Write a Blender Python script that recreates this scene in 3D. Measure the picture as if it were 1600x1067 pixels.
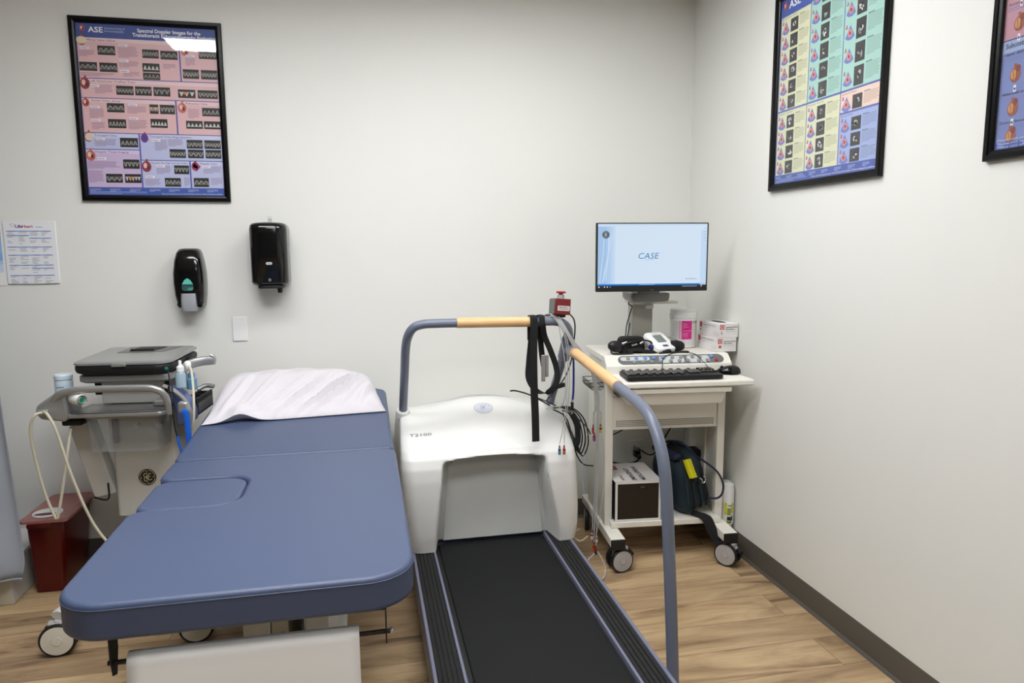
import bpy, bmesh, math, random
from mathutils import Vector, Matrix
random.seed(7)
PI = math.pi
scn = bpy.context.scene
for o in list(bpy.data.objects):
    bpy.data.objects.remove(o)
C = scn.collection

# ------------------------------------------------------------------ camera
YAW, PITCH, ROLL = math.radians(11.93), math.radians(7.48), math.radians(-0.356)
fw = Vector((math.sin(YAW)*math.cos(PITCH), math.cos(YAW)*math.cos(PITCH), -math.sin(PITCH)))
rt = Vector((math.cos(YAW), -math.sin(YAW), 0)); up = rt.cross(fw)
R_ = math.cos(ROLL)*rt + math.sin(ROLL)*up
U_ = -math.sin(ROLL)*rt + math.cos(ROLL)*up
cam = bpy.data.objects.new('camera', bpy.data.cameras.new('camera'))
C.objects.link(cam)
cam.matrix_world = Matrix(((R_.x, U_.x, -fw.x, 0), (R_.y, U_.y, -fw.y, 0), (R_.z, U_.z, -fw.z, 1.5), (0, 0, 0, 1)))
cam.data.sensor_width = 36; cam.data.lens = 1100/1600*36
cam.data.clip_start = 0.02
scn.camera = cam

# ------------------------------------------------------------------ world, exposure, power of ceiling light and added fill panels
scn.view_settings.view_transform = 'Standard'
scn.view_settings.look = 'None'
scn.view_settings.gamma = 1
scn.view_settings.use_curve_mapping = False
scn.view_settings.exposure = 0.06
w = bpy.data.worlds.new('world'); scn.world = w; w.use_nodes = True
w.node_tree.nodes['Background'].inputs[0].default_value = (0.8, 0.85, 0.9, 1)
w.node_tree.nodes['Background'].inputs[1].default_value = 0.2
CEIL = 2.83
#         centre x, y, size x, y, strength
PANELS = [(-0.57, 2.20, 1.2, 0.3, 22.0), (0.74, 2.42, 0.9, 0.3, 28.0), (-0.15, 1.15, 1.2, 0.6, 17.0), (0.1, -1.0, 1.2, 0.6, 9.0)]  # all but the first are added fill lights, no known fixtures

# ------------------------------------------------------------------ materials
def lin(c):
    return tuple(((v/255)/12.92 if v/255 <= 0.04045 else ((v/255+0.055)/1.055)**2.4) for v in c[:3]) + (1,)
def M(name, rgb, rough=0.5, metal=0.0, spec=0.5, coat=0.0, bump=0.0, bscale=200.0, var=0.0, vscale=6.0, trans=0.0, alpha=1.0, sss=0.0):
    m = bpy.data.materials.new(name); m.use_nodes = True
    nt = m.node_tree; b = nt.nodes['Principled BSDF']
    b.inputs['Base Color'].default_value = lin(rgb)
    b.inputs['Roughness'].default_value = rough
    b.inputs['Metallic'].default_value = metal
    b.inputs['Specular IOR Level'].default_value = spec
    b.inputs['Coat Weight'].default_value = coat
    b.inputs['Transmission Weight'].default_value = trans
    b.inputs['Alpha'].default_value = alpha
    if bump or var:
        tc = nt.nodes.new('ShaderNodeTexCoord')
    if bump:
        n = nt.nodes.new('ShaderNodeTexNoise'); n.inputs['Scale'].default_value = bscale; n.inputs['Detail'].default_value = 3
        bp = nt.nodes.new('ShaderNodeBump'); bp.inputs['Strength'].default_value = bump; bp.inputs['Distance'].default_value = 0.002
        nt.links.new(tc.outputs['Object'], n.inputs['Vector']); nt.links.new(n.outputs['Fac'], bp.inputs['Height'])
        nt.links.new(bp.outputs['Normal'], b.inputs['Normal'])
    if var:
        n = nt.nodes.new('ShaderNodeTexNoise'); n.inputs['Scale'].default_value = vscale; n.inputs['Detail'].default_value = 4
        mx = nt.nodes.new('ShaderNodeMix'); mx.data_type = 'RGBA'
        k = lin(rgb)
        mx.inputs[6].default_value = tuple(v*(1-var) for v in k[:3])+(1,); mx.inputs[7].default_value = tuple(min(1, v*(1+var)) for v in k[:3])+(1,)
        nt.links.new(tc.outputs['Object'], n.inputs['Vector']); nt.links.new(n.outputs['Fac'], mx.inputs[0])
        nt.links.new(mx.outputs[2], b.inputs['Base Color'])
    return m
def emit(name, rgb, s):
    m = bpy.data.materials.new(name); m.use_nodes = True; nt = m.node_tree
    nt.nodes.remove(nt.nodes['Principled BSDF']); e = nt.nodes.new('ShaderNodeEmission')
    e.inputs[0].default_value = lin(rgb); e.inputs[1].default_value = s
    nt.links.new(e.outputs[0], nt.nodes['Material Output'].inputs[0]); return m
def clear(name, rgb=(255, 255, 255), rough=0.03, ior=1.45, tint=1.0, base=0.0):
    """thin clear sheet: lets light straight through, mirrors by Fresnel"""
    m = bpy.data.materials.new(name); m.use_nodes = True; nt = m.node_tree
    nt.nodes.remove(nt.nodes['Principled BSDF'])
    t = nt.nodes.new('ShaderNodeBsdfTransparent'); t.inputs[0].default_value = lin(rgb)
    g = nt.nodes.new('ShaderNodeBsdfGlossy'); g.inputs['Roughness'].default_value = rough
    f = nt.nodes.new('ShaderNodeFresnel'); f.inputs[0].default_value = ior
    mx = nt.nodes.new('ShaderNodeMixShader')
    ge = nt.nodes.new('ShaderNodeNewGeometry'); sb = nt.nodes.new('ShaderNodeMath'); sb.operation = 'SUBTRACT'; sb.inputs[0].default_value = 1
    mu = nt.nodes.new('ShaderNodeMath'); mu.operation = 'MULTIPLY'      # the sheet mirrors on its front face only
    nt.links.new(ge.outputs['Backfacing'], sb.inputs[1]); nt.links.new(f.outputs[0], mu.inputs[0]); nt.links.new(sb.outputs[0], mu.inputs[1])
    nt.links.new(mu.outputs[0], mx.inputs[0]); nt.links.new(t.outputs[0], mx.inputs[1]); nt.links.new(g.outputs[0], mx.inputs[2])
    out = mx
    if base:
        d = nt.nodes.new('ShaderNodeBsdfDiffuse'); d.inputs[0].default_value = lin(rgb)
        m2 = nt.nodes.new('ShaderNodeMixShader'); m2.inputs[0].default_value = base
        nt.links.new(mx.outputs[0], m2.inputs[1]); nt.links.new(d.outputs[0], m2.inputs[2]); out = m2
    nt.links.new(out.outputs[0], nt.nodes['Material Output'].inputs[0]); return m
def printed(name, rough=0.5, emission=0.0):
    m = bpy.data.materials.new(name); m.use_nodes = True; nt = m.node_tree; b = nt.nodes['Principled BSDF']
    a = nt.nodes.new('ShaderNodeAttribute'); a.attribute_name = 'Col'
    b.inputs['Roughness'].default_value = rough
    if emission:
        nt.links.new(a.outputs['Color'], b.inputs['Emission Color']); b.inputs['Emission Strength'].default_value = emission
        b.inputs['Base Color'].default_value = (0.01, 0.01, 0.01, 1)
    else:
        nt.links.new(a.outputs['Color'], b.inputs['Base Color'])
    return m

def wall_mat():
    m = M('painted_wall', (230, 230, 224), 0.55, spec=0.3)
    nt = m.node_tree; b = nt.nodes['Principled BSDF']; tc = nt.nodes.new('ShaderNodeTexCoord')
    # faint woven wallcovering
    bp = nt.nodes.new('ShaderNodeBump'); bp.inputs['Strength'].default_value = 0.12; bp.inputs['Distance'].default_value = 0.001
    mp = nt.nodes.new('ShaderNodeMapping'); mp.inputs['Scale'].default_value = (400, 400, 40)
    n = nt.nodes.new('ShaderNodeTexNoise'); n.inputs['Scale'].default_value = 1.0; n.inputs['Detail'].default_value = 2
    nt.links.new(tc.outputs['Object'], mp.inputs[0]); nt.links.new(mp.outputs[0], n.inputs['Vector'])
    nt.links.new(n.outputs['Fac'], bp.inputs['Height']); nt.links.new(bp.outputs['Normal'], b.inputs['Normal'])
    return m
def floor_mat():
    m = M('oak_plank_floor', (190, 165, 130), 0.42, spec=0.4); nt = m.node_tree; b = nt.nodes['Principled BSDF']
    N = nt.nodes.new; L = nt.links.new
    tc = N('ShaderNodeTexCoord')
    br = N('ShaderNodeTexBrick'); br.offset = 0.37; br.offset_frequency = 2; br.squash = 1
    br.inputs['Scale'].default_value = 1; br.inputs['Brick Width'].default_value = 1.22; br.inputs['Row Height'].default_value = 0.178
    br.inputs['Mortar Size'].default_value = 0.0012; br.inputs['Mortar Smooth'].default_value = 0.1
    br.inputs['Color1'].default_value = (0, 0, 0, 1); br.inputs['Color2'].default_value = (1, 1, 1, 1); br.inputs['Mortar'].default_value = (0.5, 0.5, 0.5, 1)
    mp0 = N('ShaderNodeMapping'); mp0.inputs['Location'].default_value = (0.33, 0.06, 0); L(tc.outputs['Object'], mp0.inputs[0]); L(mp0.outputs[0], br.inputs['Vector'])
    # each plank shifts its own grain
    sc = N('ShaderNodeVectorMath'); sc.operation = 'SCALE'; sc.inputs['Scale'].default_value = 37.0; L(br.outputs['Color'], sc.inputs[0])
    ad = N('ShaderNodeVectorMath'); ad.operation = 'ADD'; L(tc.outputs['Object'], ad.inputs[0]); L(sc.outputs[0], ad.inputs[1])
    mp = N('ShaderNodeMapping'); mp.inputs['Scale'].default_value = (1.3, 8, 1); L(ad.outputs[0], mp.inputs[0])
    n1 = N('ShaderNodeTexNoise'); n1.inputs['Scale'].default_value = 1.3; n1.inputs['Detail'].default_value = 6; n1.inputs['Roughness'].default_value = 0.6; n1.inputs['Distortion'].default_value = 1.0
    L(mp.outputs[0], n1.inputs['Vector'])
    r1 = N('ShaderNodeValToRGB'); e = r1.color_ramp.elements
    e[0].position = 0.30; e[0].color = lin((122, 99, 76)); e[1].position = 0.62; e[1].color = lin((202, 176, 138))
    x = e.new(0.44); x.color = lin((176, 149, 115))
    L(n1.outputs['Fac'], r1.inputs[0])
    mp2 = N('ShaderNodeMapping'); mp2.inputs['Scale'].default_value = (7, 150, 1); L(ad.outputs[0], mp2.inputs[0])
    n2 = N('ShaderNodeTexNoise'); n2.inputs['Scale'].default_value = 1.0; n2.inputs['Detail'].default_value = 3; L(mp2.outputs[0], n2.inputs['Vector'])
    r2 = N('ShaderNodeValToRGB'); e = r2.color_ramp.elements; e[0].position = 0.3; e[0].color = (0.72, 0.70, 0.68, 1); e[1].position = 0.6; e[1].color = (1, 1, 1, 1)
    L(n2.outputs['Fac'], r2.inputs[0])
    m1 = N('ShaderNodeMix'); m1.data_type = 'RGBA'; m1.blend_type = 'MULTIPLY'; m1.inputs[0].default_value = 0.5; L(r1.outputs[0], m1.inputs[6]); L(r2.outputs[0], m1.inputs[7])
    # plank to plank tone
    r3 = N('ShaderNodeValToRGB'); e = r3.color_ramp.elements; e[0].color = (0.74, 0.71, 0.69, 1); e[1].color = (1.06, 1.05, 1.02, 1); L(br.outputs['Color'], r3.inputs[0])
    m2 = N('ShaderNodeMix'); m2.data_type = 'RGBA'; m2.blend_type = 'MULTIPLY'; m2.inputs[0].default_value = 1; L(m1.outputs[2], m2.inputs[6]); L(r3.outputs[0], m2.inputs[7])
    # knots
    mp3 = N('ShaderNodeMapping'); mp3.inputs['Scale'].default_value = (2.2, 7, 1); L(ad.outputs[0], mp3.inputs[0])
    v = N('ShaderNodeTexVoronoi'); v.inputs['Scale'].default_value = 1.0; L(mp3.outputs[0], v.inputs['Vector'])
    r4 = N('ShaderNodeValToRGB'); e = r4.color_ramp.elements; e[0].position = 0.02; e[0].color = (0.42, 0.36, 0.31, 1); e[1].position = 0.13; e[1].color = (1, 1, 1, 1); L(v.outputs['Distance'], r4.inputs[0])
    m3 = N('ShaderNodeMix'); m3.data_type = 'RGBA'; m3.blend_type = 'MULTIPLY'; m3.inputs[0].default_value = 0.75; L(m2.outputs[2], m3.inputs[6]); L(r4.outputs[0], m3.inputs[7])
    m4 = N('ShaderNodeMix'); m4.data_type = 'RGBA'; L(br.outputs['Fac'], m4.inputs[0]); L(m3.outputs[2], m4.inputs[6]); m4.inputs[7].default_value = lin((112, 90, 68))
    L(m4.outputs[2], b.inputs['Base Color'])
    bp = N('ShaderNodeBump'); bp.inputs['Strength'].default_value = 0.15; bp.inputs['Distance'].default_value = 0.001; L(n2.outputs['Fac'], bp.inputs['Height']); L(bp.outputs['Normal'], b.inputs['Normal'])
    return m

m_wall = wall_mat(); m_floor = floor_mat()
m_walldim = M('bounce_cutting_grey', (120, 122, 122), 0.7)  # unseen walls made grey to cut the light they bounce back
m_ceil = M('ceiling_white', (235, 235, 230), 0.8, bump=0.2, bscale=300)
m_base = M('cove_base_rubber', (86, 81, 74), 0.5)
m_black = M('black_gloss_plastic', (10, 10, 11), 0.12, spec=0.5)
m_blackm = M('black_matte_plastic', (18, 18, 19), 0.5)
m_blackf = M('black_frame_lacquer', (6, 6, 7), 0.28, spec=0.25)
m_web = M('black_webbing', (13, 13, 14), 0.85, bump=0.5, bscale=900)
m_white = M('white_plastic', (242, 242, 240), 0.35)
m_whitec = M('white_paperboard', (228, 226, 224), 0.6)
m_cream = M('cream_cart_enamel', (233, 230, 219), 0.4)
m_hood = M('hood_white_plastic', (226, 226, 222), 0.33, bump=0.05, bscale=900)
m_recess = M('hood_grey_panel', (204, 205, 200), 0.5, var=0.06, vscale=9)
m_tube = M('slate_tube_paint', (108, 115, 131), 0.35, spec=0.5)
m_lilac = M('lilac_aluminium', (134, 137, 160), 0.4, metal=0.3)
m_beech = M('beech_wood_grip', (226, 184, 132), 0.4, var=0.12, vscale=14)
m_belt = M('running_belt', (18, 19, 21), 0.65, spec=0.3, bump=0.35, bscale=700, var=0.2, vscale=5)
m_rib = M('ribbed_rubber', (27, 27, 27), 0.8, bump=0.6, bscale=500, var=0.5, vscale=60)
m_vinyl = M('blue_vinyl', (70, 83, 112), 0.42, spec=0.5, bump=0.12, bscale=600)
m_linen = M('white_pillowcase_cotton', (212, 208, 212), 0.8, bump=0.15, bscale=900)
m_paper = M('paper_white', (236, 236, 234), 0.75)
m_silver = M('silver_plastic', (168, 169, 168), 0.32, metal=0.55)
m_silverd = M('dark_silver_plastic', (112, 112, 110), 0.35, metal=0.4)
m_chrome = M('chrome', (205, 205, 205), 0.15, metal=1.0)
m_usgrey = M('warm_grey_plastic', (205, 203, 196), 0.45)
m_red = M('red_sharps_plastic', (84, 4, 2), 0.3, spec=0.5)
m_redlid = M('translucent_lid_plastic', (176, 118, 112), 0.25, alpha=0.88)
m_stopred = M('stop_box_red', (110, 18, 18), 0.4)
m_knobred = M('stop_button_red', (176, 52, 46), 0.35)
m_grey = M('grey_plastic', (150, 153, 158), 0.4)
m_castor = M('castor_grey_plastic', (172, 170, 170), 0.4)
m_cord = M('beige_cord', (206, 200, 178), 0.45)
m_wire = M('grey_wire', (172, 172, 170), 0.45)
m_bcord = M('black_cord', (14, 14, 15), 0.4)
m_blue = M('blue_plastic', (20, 100, 215), 0.4)
m_curtain = M('grey_blue_curtain_cloth', (160, 167, 178), 0.85, bump=0.2, bscale=600)
m_board = M('beige_board', (196, 192, 172), 0.6, var=0.06, vscale=12)
m_print = printed('printed_sheet', 0.5)
m_label = printed('printed_label', 0.4)
m_screen = printed('monitor_screen_glow', 0.25, 0.95)
m_glass = clear('picture_glazing', ior=1.6, rough=0.015)
m_clearpl = clear('clear_plastic', (246, 247, 247), rough=0.06, ior=1.5, base=0.06)

# ------------------------------------------------------------------ mesh builder
def smooth_path(pts, n=6):
    P = [Vector(p) for p in pts]
    if len(P) < 3: return P
    out = []
    for i in range(len(P)-1):
        p0 = P[i-1] if i > 0 else P[i]*2-P[i+1]; p1 = P[i]; p2 = P[i+1]; p3 = P[i+2] if i+2 < len(P) else P[i+1]*2-P[i]
        for k in range(n):
            t = k/n
            out.append(0.5*((2*p1)+(p2-p0)*t+(2*p0-5*p1+4*p2-p3)*t*t+(3*p1-p0-3*p2+p3)*t*t*t))
    out.append(P[-1]); return out
def rot(rx=0, ry=0, rz=0):
    return Matrix.Rotation(rz, 4, 'Z') @ Matrix.Rotation(ry, 4, 'Y') @ Matrix.Rotation(rx, 4, 'X')
class MB:
    def __init__(s): s.v = []; s.f = []; s.X = Matrix.Identity(4)
    def add(s, vs, fs):
        n = len(s.v); s.v += [tuple(s.X @ Vector(p)) for p in vs]; s.f += [tuple(i+n for i in f) for f in fs]; return s
    def box(s, x0, x1, y0, y1, z0, z1):
        return s.add([(x, y, z) for z in (z0, z1) for y in (y0, y1) for x in (x0, x1)],
                     [(0, 2, 3, 1), (4, 5, 7, 6), (0, 1, 5, 4), (2, 6, 7, 3), (0, 4, 6, 2), (1, 3, 7, 5)])
    def cbox(s, c, sz, m=None):
        old = s.X; s.X = old @ Matrix.Translation(c) @ (m or Matrix.Identity(4))
        a, b, d = (k/2 for k in sz); s.box(-a, a, -b, b, -d, d); s.X = old; return s
    def loft(s, rings, cap=True, closed=True):
        n = len(rings[0]); vs = [p for r in rings for p in r]; fs = []
        for i in range(len(rings)-1):
            for j in range(n if closed else n-1):
                a = i*n+j; b = i*n+(j+1) % n; fs.append((a, b, b+n, a+n))
        if cap: fs += [tuple(range(n))[::-1], tuple(range((len(rings)-1)*n, len(rings)*n))]
        return s.add(vs, fs)
    def tube(s, pts, r, seg=12, sm=0, flat=None, cap=True, closed=False):
        P = smooth_path(pts, sm) if sm else [Vector(p) for p in pts]
        if closed: P = P[:-1] if (P[0]-P[-1]).length < 1e-6 else P
        rs = r if isinstance(r, (list, tuple)) else None
        n = len(P); rings = []; up_ = None
        for i in range(n):
            if closed: t = P[(i+1) % n]-P[i-1]
            else: t = (P[min(i+1, n-1)]-P[max(i-1, 0)])
            t.normalize()
            if up_ is None:
                a = Vector(flat[2]) if flat else (Vector((0, 0, 1)) if abs(t.z) < 0.9 else Vector((1, 0, 0)))
                up_ = a
            u = (up_-t*up_.dot(t))
            if u.length < 1e-5: u = t.orthogonal()
            u.normalize(); v = t.cross(u)
            if not flat: up_ = u
            ra, rb = (flat[0], flat[1]) if flat else (1, 1)
            if rs: rr = rs[0]+(rs[1]-rs[0])*i/(n-1) if len(rs) == 2 else rs[min(i, len(rs)-1)]
            else: rr = r
            rings.append([P[i]+u*(math.cos(2*PI*k/seg)*rr*ra)+v*(math.sin(2*PI*k/seg)*rr*rb) for k in range(seg)])
        if closed: rings.append(rings[0]); return s.loft(rings, cap=False)
        return s.loft(rings, cap=cap)
    def cyl(s, a, b, r, r2=None, seg=24):
        return s.tube([a, b], [r, r2 if r2 is not None else r], seg)
    def lathe(s, prof, c=(0, 0, 0), axis='Z', seg=32, cap=True):
        rings = []
        for r, h in prof:
            ring = []
            for k in range(seg):
                a = 2*PI*k/seg; x, y = r*math.cos(a), r*math.sin(a)
                p = {'Z': (x, y, h), 'Y': (x, h, y), 'X': (h, x, y)}[axis]
                ring.append((c[0]+p[0], c[1]+p[1], c[2]+p[2]))
            rings.append(ring)
        return s.loft(rings, cap)
    def prism(s, poly, h0, h1, plane='XY'):
        f = {'XY': lambda a, b, h: (a, b, h), 'XZ': lambda a, b, h: (a, h, b), 'YZ': lambda a, b, h: (h, a, b)}[plane]
        return s.loft([[f(a, b, h0) for a, b in poly], [f(a, b, h1) for a, b in poly]])
    def ell(s, c, r, nu=24, nv=14, p=1.0):
        prof = []
        rings = []
        for i in range(nv+1):
            t = -PI/2+PI*i/nv; cz = math.sin(t); cr = math.cos(t)
            cz = math.copysign(abs(cz)**p, cz); cr = max(cr, 0)**p
            ring = []
            for k in range(nu):
                a = 2*PI*k/nu; x, y = math.cos(a), math.sin(a)
                x = math.copysign(abs(x)**p, x); y = math.copysign(abs(y)**p, y)
                ring.append((c[0]+r[0]*cr*x, c[1]+r[1]*cr*y, c[2]+r[2]*cz))
            rings.append(ring)
        return s.loft(rings)
    def grid(s, fn, nu, nv):
        vs = [fn(i/nu, j/nv) for j in range(nv+1) for i in range(nu+1)]
        fs = [(j*(nu+1)+i, j*(nu+1)+i+1, (j+1)*(nu+1)+i+1, (j+1)*(nu+1)+i) for j in range(nv) for i in range(nu)]
        return s.add(vs, fs)
def rrect(x0, x1, y0, y1, r, n=6):
    rr = r if isinstance(r, (list, tuple)) else [r]*4     # corners: (x1,y1) (x0,y1) (x0,y0) (x1,y0)
    out = []
    for k, (cx, cy, sx, sy) in enumerate(((x1, y1, -1, -1), (x0, y1, 1, -1), (x0, y0, 1, 1), (x1, y0, -1, 1))):
        q = max(rr[k], 1e-5); a0 = k*PI/2
        for i in range(n+1):
            a = a0+PI/2*i/n; out.append((cx+sx*q+q*math.cos(a), cy+sy*q+q*math.sin(a)))
    return out

def tag(o, label=None, cat=None, group=None, kind=None):
    if label: o['label'] = label
    if cat: o['category'] = cat
    if group: o['group'] = group
    if kind: o['kind'] = kind
    return o
def obj(name, mb, mat, parent=None, bevel=0, seg=2, sub=0, angle=35, solid=0):
    me = bpy.data.meshes.new(name); me.from_pydata(mb.v, [], mb.f); me.validate()
    bm = bmesh.new(); bm.from_mesh(me); bmesh.ops.remove_doubles(bm, verts=bm.verts, dist=1e-6)
    bmesh.ops.recalc_face_normals(bm, faces=bm.faces); bm.to_mesh(me); bm.free()
    me.materials.append(mat); me.shade_smooth(); me.set_sharp_from_angle(angle=math.radians(angle))
    o = bpy.data.objects.new(name, me); C.objects.link(o)
    if parent is not None: o.parent = parent
    if solid:
        s = o.modifiers.new('solid', 'SOLIDIFY'); s.thickness = solid; s.offset = 0
    if bevel:
        b = o.modifiers.new('bevel', 'BEVEL'); b.width = bevel; b.segments = seg; b.limit_method = 'ANGLE'; b.angle_limit = math.radians(40); b.harden_normals = False
    if sub:
        s = o.modifiers.new('sub', 'SUBSURF'); s.levels = sub; s.render_levels = sub
    return o
def thing(name, label, cat, loc=(0, 0, 0), rz=0, group=None):
    o = bpy.data.objects.new(name, None); C.objects.link(o); o.empty_display_size = 0.1
    o.location = loc; o.rotation_euler = (0, 0, rz); return tag(o, label, cat, group)
def kids(o): return [c for c in bpy.data.objects if c.parent == o]
def settle(root, base):
    """everything was built in world coordinates: move the Empty to the thing's base"""
    T = Matrix.Translation(-Vector(base))
    done = set()
    def go(o):
        for c in kids(o):
            if c.type == 'MESH' and c.data.name not in done:
                c.data.transform(T); done.add(c.data.name)
            go(c)
    go(root); root.location = base
def struct(name, mb, mat, **k): return tag(obj(name, mb, mat, **k), kind='structure')

# flat printed matter -------------------------------------------------------
_tc = {}
def text_mesh(s, off=0):
    key = (s, off)
    if key not in _tc:
        cu = bpy.data.curves.new('t', 'FONT'); cu.body = s; cu.size = 1; cu.resolution_u = 2; cu.offset = off
        o = bpy.data.objects.new('t', cu); C.objects.link(o)
        dg = bpy.context.evaluated_depsgraph_get(); me = bpy.data.meshes.new_from_object(o.evaluated_get(dg))
        _tc[key] = ([tuple(v.co[:2]) for v in me.vertices], [tuple(p.vertices) for p in me.polygons])
        bpy.data.objects.remove(o); bpy.data.curves.remove(cu); bpy.data.meshes.remove(me)
    return _tc[key]
class Flat:
    """drawing on a plane: origin o, axes u (right) and v (up), normal n; layers step off the surface"""
    def __init__(s, o, u, v, step=0.0002):
        s.o, s.u, s.v = Vector(o), Vector(u), Vector(v); s.n = s.u.cross(s.v).normalized(); s.V = []; s.F = []; s.Cc = []; s.k = 0; s.step = step
    def poly(s, pts, col, k=None):
        n = len(s.V); k = s.k if k is None else k
        s.V += [s.o+s.u*a+s.v*b+s.n*(k*s.step) for a, b in pts]; s.F.append(tuple(range(n, n+len(pts)))); s.Cc.append(lin(col)); return s
    def rect(s, x0, y0, x1, y1, col, k=None): return s.poly([(x0, y0), (x1, y0), (x1, y1), (x0, y1)], col, k)
    def ell(s, cx, cy, rx, ry, col, k=None, n=16, a0=0, a1=2*PI):
        return s.poly([(cx+rx*math.cos(a0+(a1-a0)*i/n), cy+ry*math.sin(a0+(a1-a0)*i/n)) for i in range(n)], col, k)
    def line(s, pts, w, col, k=None):
        for (a, b), (c, d) in zip(pts, pts[1:]):
            L = math.hypot(c-a, d-b) or 1e-9; nx, ny = -(d-b)/L*w/2, (c-a)/L*w/2
            s.poly([(a-nx, b-ny), (c-nx, d-ny), (c+nx, d+ny), (a+nx, b+ny)], col, k)
        return s
    def text(s, t, x, y, h, col, align='l', shear=0, width=None, bold=0, k=None):
        vs, fs = text_mesh(t, .022 if bold else 0)
        if not vs: return s
        x0 = min(p[0] for p in vs); x1 = max(p[0] for p in vs); W = x1-x0; sy = h/0.72; sx = width/W if width else sy
        off = {'l': 0, 'c': -W*sx/2, 'r': -W*sx}[align]; k = s.k if k is None else k
        for d in [0]:
            n = len(s.V)
            s.V += [s.o+s.u*(x+off+(p[0]-x0)*sx+shear*p[1]*sy+d)+s.v*(y+p[1]*sy)+s.n*((k+0.5)*s.step) for p in vs]
            for f in fs: s.F.append(tuple(i+n for i in f)); s.Cc.append(lin(col))
        return s
    def build(s, name, mat, parent=None):
        me = bpy.data.meshes.new(name); me.from_pydata([tuple(v) for v in s.V], [], s.F)
        at = me.color_attributes.new('Col', 'FLOAT_COLOR', 'CORNER')
        for p, c in zip(me.polygons, s.Cc):
            for li in p.loop_indices: at.data[li].color = c
        me.materials.append(mat); o = bpy.data.objects.new(name, me); C.objects.link(o)
        if parent is not None: o.parent = parent
        return o
def drape(F, o, d, off=.0006):
    """lay a drawing onto a curved surface of mesh object o, looking along d"""
    from mathutils.bvhtree import BVHTree
    bv = BVHTree.FromPolygons([v.co.copy() for v in o.data.vertices], [tuple(p.vertices) for p in o.data.polygons]); d = Vector(d).normalized()
    out = []
    for v in F.V:
        h = (v-F.o).dot(F.n); q = v-F.n*h; hit = bv.ray_cast(q-d*.3, d)[0]
        out.append((hit if hit is not None else q)-d*(off+h))
    F.V = out
def ge_mark(F, cx, cy, r, fg, bg, k=1, ring=True):
    if bg: F.ell(cx, cy, r, r, bg, k, n=28)
    ln = lambda pts, w: F.line([(cx+a*r, cy+b*r) for a, b in pts], w*r, fg, k+1)
    arc = lambda x, y, rx, ry, a0, a1, w, n=10: ln([(x+rx*math.cos(math.radians(a0+(a1-a0)*i/n)), y+ry*math.sin(math.radians(a0+(a1-a0)*i/n))) for i in range(n+1)], w)
    if ring:
        for q in range(4): arc(0, 0, .86, .86, q*90+15, q*90+82, .07, 8); arc(.74*math.cos(math.radians(q*90+90)), .74*math.sin(math.radians(q*90+90)), .12, .12, q*90+90, q*90+300, .06, 6)
    # script G
    arc(-.20, .26, .20, .22, 20, 300, .085); ln([(-.10, .07), (-.02, .26), (-.02, -.25)], .085); arc(-.20, -.28, .18, .20, 0, -230, .085); ln([(-.34, -.14), (.05, .02)], .07)
    # script E
    arc(.30, .28, .17, .19, 30, 270, .085); arc(.28, -.12, .20, .22, 100, 330, .085); ln([(.18, .09), (.36, .12)], .07); ln([(.44, -.22), (.52, -.30)], .06)

# ------------------------------------------------------------------ the room
WX, WY = 1.779, 3.656
LX, BY = -3.0, -2.6
struct('floor', MB().box(LX-.1, WX+.1, BY-.1, WY+.1, -.1, 0), m_floor)
struct('ceiling', MB().box(LX-.1, WX+.1, BY-.1, WY+.1, CEIL, CEIL+.1), m_ceil)
struct('wall_back', MB().box(LX-.1, WX+.1, WY, WY+.1, 0, CEIL), m_wall)
struct('wall_right', MB().box(WX, WX+.1, BY-.1, WY, 0, CEIL), m_wall)
struct('wall_left', MB().box(LX-.1, LX, BY-.1, WY, 0, CEIL), m_walldim)
struct('wall_front', MB().box(LX, WX, BY-.1, BY, 0, CEIL), m_walldim)
def cove(): return [(0, 0), (-.016, 0), (-.014, .004), (-.006, .012), (-.004, .10), (-.002, .105), (0, .105)]
struct('baseboard_right', MB().prism([(WX+a, b) for a, b in cove()], BY, WY, 'XZ'), m_base)
struct('baseboard_back', MB().prism([(WY+a, b) for a, b in cove()], LX, WX-.006, 'YZ'), m_base)

for i, (x, y, sx, sy, st) in enumerate(PANELS):
    t = thing('ceiling_or_fill_light', ['narrow white ceiling light panel above the middle of the exam bed', 'narrow white fill light panel added to the ceiling above the treadmill and workstation cart',
              'wide white fill light panel added to the ceiling above the foot of the treadmill', 'wide white fill light panel added to the ceiling at the rear of the room'][i], 'ceiling light', (x, y, CEIL))
    f = MB()
    for a in ((-sx/2-.02, sx/2+.02, -sy/2-.02, -sy/2), (-sx/2-.02, sx/2+.02, sy/2, sy/2+.02), (-sx/2-.02, -sx/2, -sy/2, sy/2), (sx/2, sx/2+.02, -sy/2, sy/2)):
        f.box(a[0], a[1], a[2], a[3], -.012, -.001)
    obj('frame', f, m_white, t)
    obj('diffuser', MB().box(-sx/2, sx/2, -sy/2, sy/2, -.008, -.002), emit('light_panel_%d' % i, (251, 252, 255), st), t)

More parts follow.
